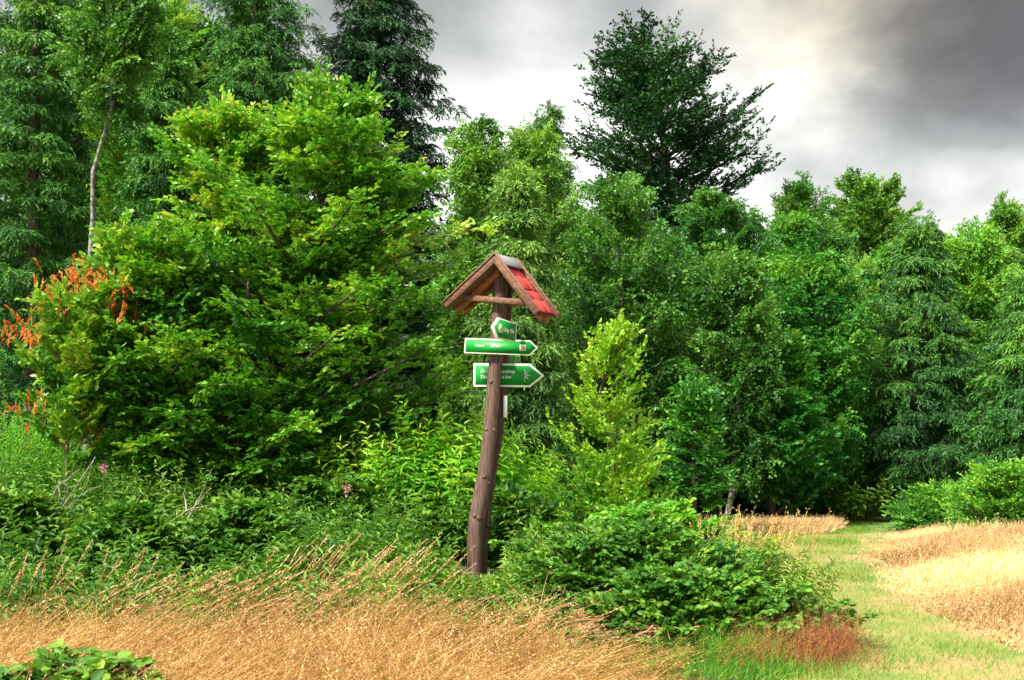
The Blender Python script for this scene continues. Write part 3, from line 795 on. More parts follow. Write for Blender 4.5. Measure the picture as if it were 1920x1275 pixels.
# ---- woodland edge, left side
tree('spruce', 'spruce', 'tall spruce at the left with a bare reddish trunk line and tiered boughs', 'tree', 19, 62,
     [(62, 960), (62, 500), (66, 200), (70, -330)],
     [(-320, 60, 80), (-100, 20, 130), (60, -20, 150), (200, -50, 160), (400, -60, 165), (600, -50, 150), (720, -30, 120), (780, -10, 100)],
     'spruce_light', 'spruce_bark', 201, nb=110, trunk_r=.16, depth=1., over=dict(slope=-.1))
tree('spruce', 'spruce', 'dim spruce at the very left edge of the picture', 'tree', 23, -60,
     [(-60, 950), (-60, 500), (-60, -420)],
     [(-400, -70, -50), (-100, -150, 30), (200, -190, 70), (500, -200, 80), (760, -180, 60)],
     'spruce', 'spruce_bark', 202, nb=140, trunk_r=.18, depth=1.)
tree('birch_tree', 'birch', 'slender birch with white leaning trunk between the left spruces', 'tree', 16.8, 175,
     [(160, 950), (165, 640), (172, 420), (172, 330), (210, 210), (215, 100), (225, -60)],
     [(-60, 180, 260), (20, 140, 300), (90, 120, 290), (150, 165, 260), (230, 185, 235)],
     'birch', 'birch_bark', 203, nb=26, trunk_r=.06, depth=.6, over=dict(inner=.1))
tree('deciduous_tree', 'round', 'pale fresh green broadleaf top catching the light at the upper left', 'tree', 27, 250,
     [(250, 940), (250, 500), (250, -60)],
     [(-90, 210, 290), (-20, 130, 370), (80, 120, 390), (200, 130, 380), (350, 150, 360), (520, 170, 350)],
     'birch_light', 'bark', 204, nb=90, trunk_r=.14, depth=1., tint0=.2)
tree('spruce', 'spruce', 'mid green spruce with drooping boughs behind the beech top', 'tree', 19, 310,
     [(310, 960), (310, 500), (313, 60)],
     [(62, 308, 318), (120, 285, 345), (200, 255, 375), (320, 225, 400), (460, 215, 410), (600, 215, 410), (760, 225, 400)],
     'spruce_light', 'spruce_bark', 205, nb=150, trunk_r=.12, depth=1.)
tree('spruce', 'spruce', 'broad green spruce running off the top edge left of the sky gap', 'tree', 22, 480,
     [(480, 950), (480, 500), (480, -260)],
     [(-250, 470, 490), (-120, 430, 535), (0, 385, 570), (100, 360, 595), (250, 350, 600), (500, 345, 600), (760, 350, 600)],
     'spruce_light', 'spruce_bark', 206, nb=200, trunk_r=.17, depth=1., tint0=-.06)
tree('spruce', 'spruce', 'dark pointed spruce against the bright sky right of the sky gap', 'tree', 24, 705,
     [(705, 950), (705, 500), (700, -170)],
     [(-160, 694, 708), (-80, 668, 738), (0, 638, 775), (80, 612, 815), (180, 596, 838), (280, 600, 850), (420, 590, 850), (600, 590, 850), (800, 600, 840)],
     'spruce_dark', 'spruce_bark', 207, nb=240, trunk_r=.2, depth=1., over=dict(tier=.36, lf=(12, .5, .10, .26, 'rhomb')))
# ---- centre
tree('birch_tree', 'birch', 'young birch with feathery top just right of the dark spruce', 'tree', 21, 895,
     [(895, 960), (895, 600), (900, 238)],
     [(236, 885, 915), (290, 850, 960), (380, 830, 990), (520, 815, 1010), (700, 820, 1010), (860, 840, 1000), (940, 860, 980)],
     'birch', 'bark', 208, nb=95, trunk_r=.08, depth=.9)
tree('birch_tree', 'birch', 'bushy green tree with rounded top left of the great dark beech', 'tree', 24, 1010,
     [(1010, 960), (1010, 600), (1005, 245)],
     [(243, 985, 1030), (285, 935, 1080), (350, 915, 1120), (520, 910, 1135), (700, 920, 1130), (860, 930, 1110)],
     'birch', 'bark', 209, nb=95, trunk_r=.1, depth=.9, tint0=.08)
tree('spruce', 'spruce', 'thin spruce tip poking above the trees left of the great dark beech', 'tree', 30, 1026,
     [(1026, 950), (1026, 600), (1025, 188)],
     [(186, 1022, 1028), (230, 1006, 1045), (300, 990, 1060), (420, 975, 1075), (600, 960, 1090)],
     'spruce', 'spruce_bark', 210, nb=90, trunk_r=.1, depth=1.)
tree('spruce', 'spruce', 'young spruce with a spiky leader in front of the central trees', 'tree', 18, 965,
     [(965, 975), (965, 600), (968, 318)],
     [(316, 965, 970), (370, 945, 992), (430, 925, 1010), (540, 900, 1035), (660, 890, 1050), (780, 900, 1060), (900, 890, 1070)],
     'spruce', 'spruce_bark', 211, nb=130, trunk_r=.07, depth=1., tint0=.06)
tree('birch_tree', 'birch', 'drooping birch in the middle of the wood above the lime green tree', 'tree', 20, 1150,
     [(1165, 960), (1160, 700), (1150, 332)],
     [(330, 1135, 1180), (370, 1085, 1225), (440, 1050, 1265), (560, 1030, 1280), (700, 1030, 1285), (860, 1040, 1280), (940, 1060, 1250)],
     'birch', 'birch_bark', 212, nb=120, trunk_r=.09, depth=.9)
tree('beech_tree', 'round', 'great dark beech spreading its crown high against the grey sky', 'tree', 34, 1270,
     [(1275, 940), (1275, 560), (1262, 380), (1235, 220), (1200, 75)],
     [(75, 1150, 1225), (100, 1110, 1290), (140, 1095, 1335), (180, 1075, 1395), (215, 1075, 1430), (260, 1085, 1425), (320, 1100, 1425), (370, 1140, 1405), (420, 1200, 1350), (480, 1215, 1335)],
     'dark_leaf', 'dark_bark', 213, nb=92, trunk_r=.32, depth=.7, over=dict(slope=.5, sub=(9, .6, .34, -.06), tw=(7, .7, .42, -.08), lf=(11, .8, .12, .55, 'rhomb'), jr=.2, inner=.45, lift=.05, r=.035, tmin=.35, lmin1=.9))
tree('birch_tree', 'birch', 'birch in front of the lower right side of the great dark beech', 'tree', 24, 1350,
     [(1345, 950), (1350, 700), (1350, 368)],
     [(366, 1320, 1405), (395, 1270, 1425), (470, 1250, 1440), (600, 1245, 1450), (760, 1250, 1440), (900, 1270, 1420)],
     'birch', 'birch_bark', 214, nb=110, trunk_r=.09, depth=.9)
tree('birch_tree', 'birch', 'dim blue green birch in the shaded middle behind the sapling', 'tree', 19.5, 1370,
     [(1360, 985), (1375, 900), (1390, 700), (1360, 480)],
     [(500, 1300, 1400), (560, 1280, 1440), (680, 1290, 1450), (800, 1320, 1450), (900, 1340, 1440)],
     'birch', 'birch_bark', 215, nb=75, trunk_r=.05, depth=.9, tint0=-.12)
tree('deciduous_tree', 'round', 'tree with a pointed top right of the great beech in the skyline notch', 'tree', 33, 1490,
     [(1490, 940), (1490, 700), (1492, 345)],
     [(343, 1480, 1508), (380, 1450, 1545), (440, 1410, 1570), (520, 1390, 1580), (640, 1390, 1580)],
     'birch', 'bark', 216, nb=80, trunk_r=.14, depth=.9, tint0=.05)
tree('deciduous_tree', 'round', 'tall twin topped broadleaf tree on the right skyline', 'tree', 34, 1625,
     [(1625, 940), (1625, 700), (1628, 338)],
     [(336, 1590, 1665), (362, 1560, 1700), (410, 1535, 1725), (480, 1520, 1740), (560, 1520, 1740), (700, 1530, 1720)],
     'birch', 'bark', 217, nb=100, trunk_r=.16, depth=.9, over=dict(lf=(9, .8, .10, .6, 'rhomb')))
tree('birch_tree', 'birch', 'yellowish birch top in front of the right skyline trees', 'tree', 27, 1480,
     [(1480, 950), (1480, 700), (1485, 405)],
     [(403, 1465, 1505), (440, 1425, 1540), (520, 1395, 1560), (640, 1390, 1560)],
     'birch_light', 'birch_bark', 218, nb=70, trunk_r=.09, depth=.9, tint0=-.1)
tree('deciduous_tree', 'birch', 'full light green tree bending over the dark hollow left of the path', 'tree', 22, 1500,
     [(1490, 975), (1500, 880), (1520, 700), (1530, 490)],
     [(480, 1440, 1560), (520, 1400, 1610), (580, 1385, 1640), (660, 1380, 1640), (760, 1370, 1620), (850, 1365, 1600), (915, 1385, 1570)],
     'birch_light', 'bark', 219, nb=150, trunk_r=.1, depth=.85, tint0=-.1, over=dict(slope=.8))
tree('deciduous_tree', 'round', 'low rounded shrub tree in front, left of the path mouth', 'tree', 20, 1450,
     [(1445, 980), (1450, 880), (1455, 650)],
     [(655, 1440, 1490), (700, 1400, 1520), (780, 1375, 1560), (850, 1365, 1570), (915, 1390, 1540)],
     'birch_light', 'bark', 220, nb=85, trunk_r=.06, depth=.85, tint0=-.08, over=dict(lf=(8, .8, .09, .6, 'rhomb')))
# ---- right
tree('spruce', 'spruce', 'dense spruce with drooping tips right of the path mouth', 'tree', 22, 1740,
     [(1740, 960), (1740, 700), (1722, 415)],
     [(413, 1715, 1728), (450, 1695, 1762), (540, 1670, 1790), (660, 1640, 1830), (780, 1625, 1850), (900, 1640, 1850), (950, 1660, 1830)],
     'spruce', 'spruce_bark', 221, nb=200, trunk_r=.14, depth=1., tint0=.04, over=dict(tier=.3, jr=.3))
tree('birch_tree', 'birch', 'light birch with white forked branches near the right edge', 'tree', 25, 1830,
     [(1835, 950), (1830, 700), (1820, 430)],
     [(428, 1800, 1842), (465, 1755, 1885), (580, 1745, 1905), (740, 1750, 1900), (900, 1770, 1890)],
     'birch_light', 'birch_bark', 222, nb=95, trunk_r=.09, depth=.9, tint0=-.1)
tree('birch_tree', 'birch', 'darker narrow tree highest on the skyline at the right edge', 'tree', 29, 1890,
     [(1890, 950), (1890, 700), (1888, 375)],
     [(373, 1880, 1895), (410, 1862, 1918), (480, 1850, 1930), (640, 1845, 1945), (820, 1850, 1945)],
     'birch', 'bark', 223, nb=85, trunk_r=.1, depth=.9)
tree('spruce', 'spruce', 'spruce at the right edge with light tips over the roadside bushes', 'tree', 20.5, 1910,
     [(1920, 960), (1920, 700), (1925, 520)],
     [(518, 1920, 1930), (600, 1880, 1975), (720, 1840, 2010), (860, 1810, 2030), (940, 1830, 2010)],
     'spruce_light', 'spruce_bark', 224, nb=140, trunk_r=.11, depth=1., tint0=-.15, over=dict(tier=.3, jr=.3))
src = tree('birch_tree', 'birch', 'mid height tree filling the skyline dip behind the spruce on the right', 'tree', 33, 1780,
     [(1780, 950), (1780, 700), (1775, 455)],
     [(443, 1755, 1800), (480, 1700, 1840), (600, 1680, 1860), (800, 1690, 1850)],
     'birch', 'bark', 225, nb=85, trunk_r=.1, depth=.9)
# ---- bushes at the right edge, in front of the trees
tree('shrub', 'round', 'fresh green shrub at the right edge beyond the tall meadow grass', 'shrub', 14.8, 1880,
     [(1885, 1012), (1885, 960), (1890, 888)],
     [(886, 1860, 1930), (910, 1820, 1960), (950, 1790, 1980), (1000, 1790, 1980), (1025, 1810, 1960)],
     'birch_light', 'bark', 226, nb=120, trunk_r=.03, depth=.8, tint0=-.05, over=dict(tmin=.12, lf=(8, .8, .042, .6, 'rhomb'), jr=.3, far=.3))
tree('shrub', 'round', 'lower darker shrub beside the path mouth under the dense spruce', 'shrub', 17.0, 1760,
     [(1765, 990), (1765, 960), (1765, 930)],
     [(925, 1740, 1800), (945, 1695, 1830), (970, 1680, 1840), (1000, 1690, 1840)],
     'birch_light', 'bark', 227, nb=90, trunk_r=.03, depth=.8, tint0=-.15, over=dict(tmin=.12, lf=(8, .8, .045, .6, 'rhomb'), jr=.3, far=.3))

# ---- deeper rows of the wood
rng = np.random.default_rng(55)
deep = []
for ob in bpy.data.objects:
    if ob.type == 'EMPTY' and ob.get('category') == 'tree' and ob.location.y > 18.5 and ob.location.y < 26: deep.append(ob)
xs_f = [(120, 29, -80), (235, 30, -70), (395, 31, 30), (872, 24.5, 390), (985, 27, 370), (1085, 27.5, 370), (1215, 23, 400), (1300, 27, 420), (1425, 27.5, 430), (1540, 28, 400), (1600, 25.5, 470), (1690, 28.5, 440), (1795, 27, 470), (1865, 27, 440), (1560, 23.5, 560), (1680, 24.5, 560), (1240, 21.5, 560)]
bl = [d for d in deep if 'birch' in d.name and d.location.y > 19.5]
for q, (u, yy, tp) in enumerate(xs_f):
    xx = (u - 960) / FPX * yy
    s0 = bl[(q * 3 + 1) % len(bl)]
    zmax = max(max(v_[2] for v_ in c.bound_box) for c in s0.children)
    s = float(at(u, tp, yy)[2] - gz(xx, yy)) / zmax
    copy_tree(s0, (xx, yy, float(gz(xx, yy))), rng.uniform(0, 6.28), (s * 1.12, s * 1.12, s),
              'rounded green crown merging into the wood edge between more distinct trees', 'merging crowns of the wood edge')
words = ['far left', 'left', 'middle', 'right', 'far right']
rows = [(30, 9, -14, 12), (37, 10, -17, 18), (46, 12, -20, 24)]
cnt = 0
DEEP = []
for (yy, n, x0, x1) in rows:
    for q in range(n):
        xx = x0 + (x1 - x0) * (q + .5) / n + rng.uniform(-.6, .6)
        cnt += 1
        # skyline height allowed at that place
        apx = 960 + FPX * xx / yy
        top = np.interp(apx, [-100, 560, 600, 840, 880, 1100, 1400, 1430, 1560, 1700, 1760, 1920, 2100], [-100, -60, 420, 420, 330, 380, 430, 480, 440, 440, 520, 480, 450])
        Hh = float(at(apx, top, yy)[2] - gz(xx, yy))
        pool = [d for d in deep if ('spruce' in d.name) == (apx < 700 or q % 3 == 0)] or deep
        s0 = pool[(cnt * 5) % len(pool)]
        zmax = max(max(v_[2] for v_ in c.bound_box) for c in s0.children)
        s = min(1.25, Hh / zmax)
        DEEP.append(((xx, yy), s))
        copy_tree(s0, (xx, yy, float(gz(xx, yy))), rng.uniform(0, 6.28), s,
                  'shaded tree deep in the wood, seen only through gaps between nearer crowns', 'deep woodland trees')

rng = np.random.default_rng(57)
x, y = region_rect(rng, 5200, -13, 17, 26, 36)
a, b = pix(x, y, gz(x, y))
k = (y > 27.5) | (a < 1540) | (a > 1670)
x, y = x[k], y[k]
lf, ti, stt = herb_field(rng, x, y, rng.uniform(.5, 1.7, len(x)) * np.interp(y, [26, 36], [.7, 1.6]), 16, .26, .4, tintb=.3)
V, Fs = join([lf]); o = link('woodland_undergrowth', make_mesh('woodland_undergrowth', V, Fs, ti), M['birch'])
tag(o, 'shaded green undergrowth on the floor of the wood behind the path mouth', 'undergrowth', kind='stuff')

# ------------------------------------------------------------------ low plants with an identity of their own
def shrub_from(name, label, cat, Y, axis, prof, leaf, bark, seed, kind='beech', group=None, **kw):
    return tree(name, kind, label, cat, Y, 0, axis, prof, leaf, bark, seed, group, **kw)
# bramble mound
shrub_from('bramble_bush', 'sprawling dark green bramble mound right of the signpost foot', 'bush', 8.4,
           [(1215, 1148), (1215, 1110), (1205, 1000)],
           [(985, 1080, 1230), (1012, 1000, 1330), (1050, 955, 1420), (1100, 950, 1500), (1148, 970, 1500)],
           'bramble', 'twig', 301, nb=340, trunk_r=.02, depth=.7,
           over=dict(slope=.6, sub=(9, .8, .34, .1), tw=(5, .8, .42, .1), lf=(7, .9, .044, .66, 'leaf'), tmin=.07, lmin1=.12, lj=.9, r=.012, jr=.3, far=.5))
shrub_from('bramble_bush', 'low dark bramble spilling over the grass below the big mound', 'bush', 7.35,
           [(1290, 1206), (1290, 1180), (1290, 1080)],
           [(1078, 1200, 1380), (1105, 1130, 1470), (1145, 1100, 1530), (1180, 1110, 1540), (1206, 1130, 1500)],
           'bramble', 'twig', 309, nb=190, trunk_r=.02, depth=.45,
           over=dict(slope=.5, sub=(9, .8, .34, .1), tw=(5, .8, .42, .1), lf=(7, .9, .044, .66, 'leaf'), tmin=.07, lmin1=.12, lj=.9, r=.012, jr=.3, far=.5))
for k_, (u0, u1, py0, py1, yy_, lab_) in enumerate(((150, 340, 960, 1085, 9.6, 'bramble patch among the herbs below the bare dead branches'),
                                     (370, 560, 945, 1075, 9.9, 'dark bramble patch under the big bush beside the grey dead twigs'),
                                     (-40, 90, 930, 1080, 9.8, 'bramble patch in the herbs at the left edge of the picture'))):
    um = (u0 + u1) / 2; g_ = float(pix(0, yy_, gz((um - 960) / FPX * yy_, yy_))[1])
    shrub_from('bramble_bush', lab_, 'bush', yy_, [(um, g_), (um, g_ - 30), (um, py0)],
           [(py0, um - 30, um + 30), (py0 + 25, u0, u1), (g_ - 30, u0 - 25, u1 + 25), (g_, u0, u1)],
           'bramble', 'twig', 320 + k_, nb=75, trunk_r=.015, depth=.8,
           over=dict(slope=.5, sub=(8, .8, .34, .1), tw=(5, .8, .42, .1), lf=(5, .9, .065, .66, 'leaf'), tmin=.07, lmin1=.12, lj=.6, r=.012, jr=.2))
shrub_from('bramble_bush', 'paler yellow green brambles trailing over the top right of the mound', 'bush', 10.3,
           [(1240, 1085), (1240, 1050), (1230, 955)],
           [(948, 1130, 1270), (975, 1060, 1360), (1010, 1040, 1420), (1050, 1080, 1460), (1080, 1110, 1470)],
           'lime', 'twig', 302, nb=150, trunk_r=.02, depth=.6, tint0=-.25,
           over=dict(slope=.5, sub=(8, .8, .34, .1), tw=(5, .8, .42, .1), lf=(5, .9, .055, .6, 'leaf'), tmin=.07, lmin1=.12, lj=.6, r=.012))
shrub_from('bramble_bush', 'dark ivy like bramble heaped against the back of the signpost foot', 'bush', 11.2,
           [(960, 1050), (960, 1000), (965, 925)],
           [(930, 930, 1000), (960, 880, 1060), (1000, 860, 1090), (1045, 880, 1080)],
           'bramble', 'twig', 303, nb=70, trunk_r=.02, depth=.6,
           over=dict(slope=.5, sub=(8, .8, .34, .1), tw=(5, .8, .42, .1), lf=(5, .9, .07, .66, 'leaf'), tmin=.08, lmin1=.12, lj=.6, r=.012))
shrub_from('bramble_bush', 'dark broad leaved brambles under the shaded side of the big bush', 'bush', 11.4,
           [(620, 1060), (620, 1010), (620, 900)],
           [(915, 560, 690), (950, 470, 820), (990, 440, 860), (1040, 430, 860)],
           'bramble', 'twig', 304, nb=130, trunk_r=.02, depth=.4,
           over=dict(slope=.5, sub=(8, .8, .34, .1), tw=(5, .8, .42, .1), lf=(5, .9, .075, .66, 'leaf'), tmin=.08, lmin1=.12, lj=.6, r=.012))
shrub_from('bramble_bush', 'bramble sprig with big leaves in the bottom left corner', 'bush', 5.2,
           [(120, 1420), (120, 1340), (130, 1250)],
           [(1236, 60, 200), (1255, -60, 290), (1290, -100, 320), (1340, -100, 320)],
           'bramble', 'twig', 305, nb=44, trunk_r=.01, depth=.5,
           over=dict(slope=.3, sub=(5, .8, .4, .1), tw=(3, .8, .5, .1), lf=(4, .9, .066, .7, 'leaf'), tmin=.06, lmin1=.1, lj=.4, r=.012))
# red tipped shrub
shrub_from('red_tipped_shrub', 'shrub with bright red and orange young shoots at the far left', 'shrub', 11.6,
           [(125, 960), (125, 850), (140, 700), (170, 540)],
           [(545, 110, 235), (590, 60, 245), (650, 30, 240), (720, 35, 220), (800, 60, 200), (840, 80, 180)],
           'beech', 'twig', 306, nb=40, trunk_r=.028, depth=.7, tint0=.12,
           over=dict(slope=.9, sub=(8, .6, .36, -.1), tw=(5, .6, .4, -.1), lf=(6, .8, .07, .55, 'leaf'), tmin=.1, lmin1=.15, lj=.5, r=.02))
rs = bpy.data.objects['red_tipped_shrub']
rng = np.random.default_rng(61)
PP = []
for (u, v_, n, sx, sy) in ((130, 520, 12, 22, 14), (100, 560, 14, 24, 20), (190, 515, 9, 16, 14), (215, 560, 14, 20, 26), (85, 610, 9, 16, 24), (38, 625, 8, 12, 14), (225, 600, 7, 12, 18), (60, 765, 7, 16, 14), (175, 812, 6, 14, 8), (150, 560, 6, 20, 14)):
    for _ in range(n):
        x_, y_, z_ = at(u + rng.normal(0, sx * .6), v_ + rng.normal(0, sy * .6), 11.6 + rng.uniform(-.3, .3)); PP.append((x_, y_, z_))
PP = np.repeat(np.array(PP), 2, 0) + rng.normal(0, .06, (2 * len(PP), 3)) * [1.6, 1, 1] - np.array(rs.location)
n = len(PP)
D = np.stack([rng.normal(0, .55, n), rng.normal(0, .5, n), np.ones(n)], 1)
B = Br(PP - unit(D) * .1, D, rng.uniform(.10, .2, n), np.zeros((n, 3)), rng.normal(0, 1, (n, 3)), rng.random(n))
K = kids(rng, B, 11, .2, 1., .5, .01, 0, .2, planar=False)
L = rng.uniform(.03, .06, len(K.L))
V, F, f = leaf_geo(K.S, K.D, K.N, L, L * .26, 'leaf')
Vt, Ft = tubes(B, .004, .002, 2, 3)
V, Fs = join([(V, [F]), (Vt, [Ft])])
o = link('red_shoots', make_mesh('red_shoots', V, Fs, np.concatenate([np.repeat(np.clip(K.T * .8 + rng.normal(0, .15, len(L)), 0, 1), f), np.full(len(Ft), .5)])), M['red'], rs)
o['label'] = 'bright red and orange young leaf shoots'

def clump(name, label, cat, Y, px, wpx, h, n, nl, ll, lw, leaf, seed, lean=(.1, 0), droop=.4, yw=.5, tintb=.5):
    rng = np.random.default_rng(seed)
    x0 = float(at(px, 900, Y)[0]); sx = wpx * Y / FPX * .5
    off = np.array((x0, Y, float(gz(x0, Y))))
    x = x0 + rng.normal(0, .5, n) * sx; y = Y + rng.normal(0, .5, n) * yw
    hh_ = h * rng.uniform(.65, 1.1, n) * (1 - .25 * np.clip(np.abs(x - x0) / sx, 0, 1.2))
    lf, ti, st = herb_field(rng, x, y, hh_, nl, ll, lw, lean, droop, tintb=tintb)
    V, F = join([lf, st])
    o = link(name, make_mesh(name, V - off, F, np.concatenate([ti, np.full(len(st[1][0]), .3)])), M[leaf], None, off)
    return tag(o, label, cat)
clump('goldenrod', 'bright yellow green goldenrod with drooping leaves directly left of the posts', 'plant', 12.0, 835, 190, 1.75, 85, 36, .15, .26, 'goldenrod', 71)
clump('goldenrod', 'lower lime goldenrod patch beneath the shaded edge of the big bush', 'plant', 12.1, 720, 240, 1.5, 150, 30, .12, .26, 'goldenrod', 72)
clump('goldenrod', 'leaning goldenrod reaching out just right of the posts', 'plant', 12.0, 965, 110, 1.25, 40, 30, .14, .26, 'goldenrod', 73, lean=(.2, 0))
clump('feathery_shrub', 'feathery yellow green young plants at the far left under the spruces', 'plant', 12.6, 55, 290, 1.75, 190, 58, .07, .22, 'goldenrod', 74, tintb=.3, lean=(0, 0), droop=.1)
clump('feathery_shrub', 'tall mid green herbs in front of the left flank of the big bush', 'plant', 11.6, 270, 260, 1.15, 130, 26, .09, .3, 'herb', 75, tintb=.55, lean=(0, 0))
clump('tall_herb', 'sunlit green weeds at the dark mouth of the path', 'plant', 23.5, 1545, 150, 1.0, 120, 22, .17, .4, 'herb', 83, tintb=.5, yw=2.5)
clump('tall_herb', 'mixed yellow green weeds growing up through the right end of the bramble mound', 'plant', 8.5, 1400, 230, .58, 95, 20, .07, .24, 'herb', 78, tintb=.75, lean=(.2, 0), yw=.9)
clump('tall_herb', 'light green weeds around the top of the bramble mound right of the posts', 'plant', 9.0, 1090, 300, .60, 120, 20, .08, .24, 'herb', 79, tintb=.65, lean=(.1, 0), yw=.9)
clump('goldenrod', 'pale green goldenrod mass behind the foot of the signpost', 'plant', 12.9, 880, 330, 1.35, 220, 26, .11, .26, 'goldenrod', 77, tintb=.35)
clump('tall_herb', 'soft green herbs with arched leaves left of the signpost foot', 'plant', 9.6, 640, 330, .52, 130, 20, .11, .24, 'herb', 76, tintb=.62, lean=(.05, 0), yw=.6)

# pink willowherb blossoms
rng = np.random.default_rng(81)
for (u, v_, lab) in ((193, 876, 'small pink flower among the green herbs left of the dead twigs'), (652, 915, 'small pink flower at the lower edge of the shaded bush')):
    x_, y_, z_ = [float(q) for q in at(u, v_, 10.7)]
    g0 = float(gz(x_, y_))
    root = thing('pink_flower', lab, 'flower', (x_, y_, g0), 'pink flowers in the thicket')
    n = 26
    P = rng.normal(0, .018, (n, 3)) + [0, 0, z_ - g0]; P[:, 2] += rng.uniform(-.03, .03, n)
    V, F, f = leaf_geo(P, rng.normal(0, 1, (n, 3)), rng.normal(0, 1, (n, 3)), np.full(n, .028), np.full(n, .018), 'leaf')
    link('flower_head', make_mesh('flower_head', V, [F]), M['pink'], root)
    v4, f4, f3 = polytube([(0, 0, 0), (.02, 0, (z_ - g0) * .5), (0, 0, z_ - g0)], [.004, .003, .002], 5)
    link('stem', make_mesh('stem', v4, [f4, f3]), M['greengrass'], root)

# dead twigs
def dead(name, label, Y, lines, seed):
    rng = np.random.default_rng(seed); parts = []
    x0, _, z0 = at(lines[0][0][0], lines[0][0][1], Y); off = np.array([float(x0), Y, float(z0)])
    root = None
    for ln in lines:
        pts = []
        for q, (u, v_) in enumerate(ln):
            x_, y_, z_ = at(u, v_, Y + .12 * rng.normal() * (q > 0)); pts.append((float(x_), float(y_), float(z_)))
        pts = np.array(pts); tq = np.linspace(0, 1, 8); s_ = np.linspace(0, 1, len(pts))
        pp = np.stack([np.interp(tq, s_, pts[:, k]) for k in range(3)], 1) + rng.normal(0, .006, (8, 3))
        v4, f4, f3 = polytube(pp - off, np.linspace(.008, .003, 8), 5); parts.append((v4, [f4, f3]))
    V, F = join(parts)
    o = link(name, make_mesh(name, V, F, smooth_=True), M['deadwood'], None, off)
    tag(o, label, 'dead branch')
dead('dead_branch', 'bleached bare dead branches leaning over the herbs at the left', 10.0,
     [[(75, 1000), (120, 950), (178, 855)], [(85, 965), (110, 910), (150, 880)], [(95, 985), (150, 930), (190, 908)], [(100, 975), (122, 935), (123, 905)], [(130, 960), (165, 905), (175, 860)], [(110, 940), (112, 900), (100, 930)]], 5)
dead('dead_branch', 'thin grey dead twigs arching at the foot of the big bush', 10.0,
     [[(345, 985), (370, 940), (400, 880)], [(345, 985), (365, 950), (395, 915)], [(325, 975), (355, 955), (398, 945)], [(350, 960), (345, 930), (352, 895)], [(190, 1085), (215, 1010), (262, 930)]], 6)

# ------------------------------------------------------------------ signpost
def wood_mat(name, c1, c2, c3, scale=(22, 22, 1.6)):
    m, t, p, out = base_mat(name)
    oc = t.nodes.new('ShaderNodeTexCoord'); mp = t.nodes.new('ShaderNodeMapping'); mp.inputs['Scale'].default_value = scale
    t.links.new(oc.outputs['Object'], mp.inputs[0])
    no = t.nodes.new('ShaderNodeTexNoise'); no.inputs['Scale'].default_value = 2.2; no.inputs['Detail'].default_value = 8; no.inputs['Roughness'].default_value = .65
    t.links.new(mp.outputs[0], no.inputs['Vector'])
    r = t.nodes.new('ShaderNodeValToRGB'); e = r.color_ramp.elements
    e[0].position = .3; e[0].color = (*c1, 1); e[1].position = .72; e[1].color = (*c3, 1); x = e.new(.5); x.color = (*c2, 1)
    t.links.new(no.outputs['Fac'], r.inputs[0]); t.links.new(r.outputs[0], p.inputs['Base Color'])
    b = t.nodes.new('ShaderNodeBump'); b.inputs['Strength'].default_value = .5; b.inputs['Distance'].default_value = .006
    t.links.new(no.outputs['Fac'], b.inputs['Height']); t.links.new(b.outputs[0], p.inputs['Normal'])
    p.inputs['Roughness'].default_value = .7
    return m
M['log'] = wood_mat('weathered_log', (.014, .008, .007), (.11, .058, .044), (.27, .17, .13), (44, 44, 1.3))
M['log_red_shaded'] = wood_mat('reddish_shaded_log', (.012, .006, .005), (.075, .034, .026), (.17, .09, .065), (44, 44, 1.3))  # redder wood, also darkened to suggest the shade between the two logs
M['plank'] = wood_mat('brown_plank', (.07, .03, .018), (.17, .075, .042), (.28, .15, .09), (3, 20, 20))
M['orange_plank'] = wood_mat('orange_plank', (.20, .06, .02), (.40, .13, .035), (.5, .2, .06), (3, 20, 20))
M['shingle'] = plain_mat('red_shingle', (.50, .055, .05), .9, .25, .2, 60)
M['ridge'] = plain_mat('grey_ridge', (.22, .22, .23), .85, .2, .2, 60)
M['gap'] = plain_mat('shingle_shadow_gap', (.12, .015, .012), .9)
M['green'] = plain_mat('sign_green', (.008, .27, .035), .4, .12, .4, 8)
M['white'] = plain_mat('sign_white', (.82, .84, .74), .5, .06, .4, 25)
M['orange'] = plain_mat('sign_orange', (.85, .36, .01), .5, .05)
M['yellow'] = plain_mat('sign_yellow', (.85, .70, .10), .5, .05)
M['metal'] = plain_mat('screw_metal', (.35, .35, .33), .4)

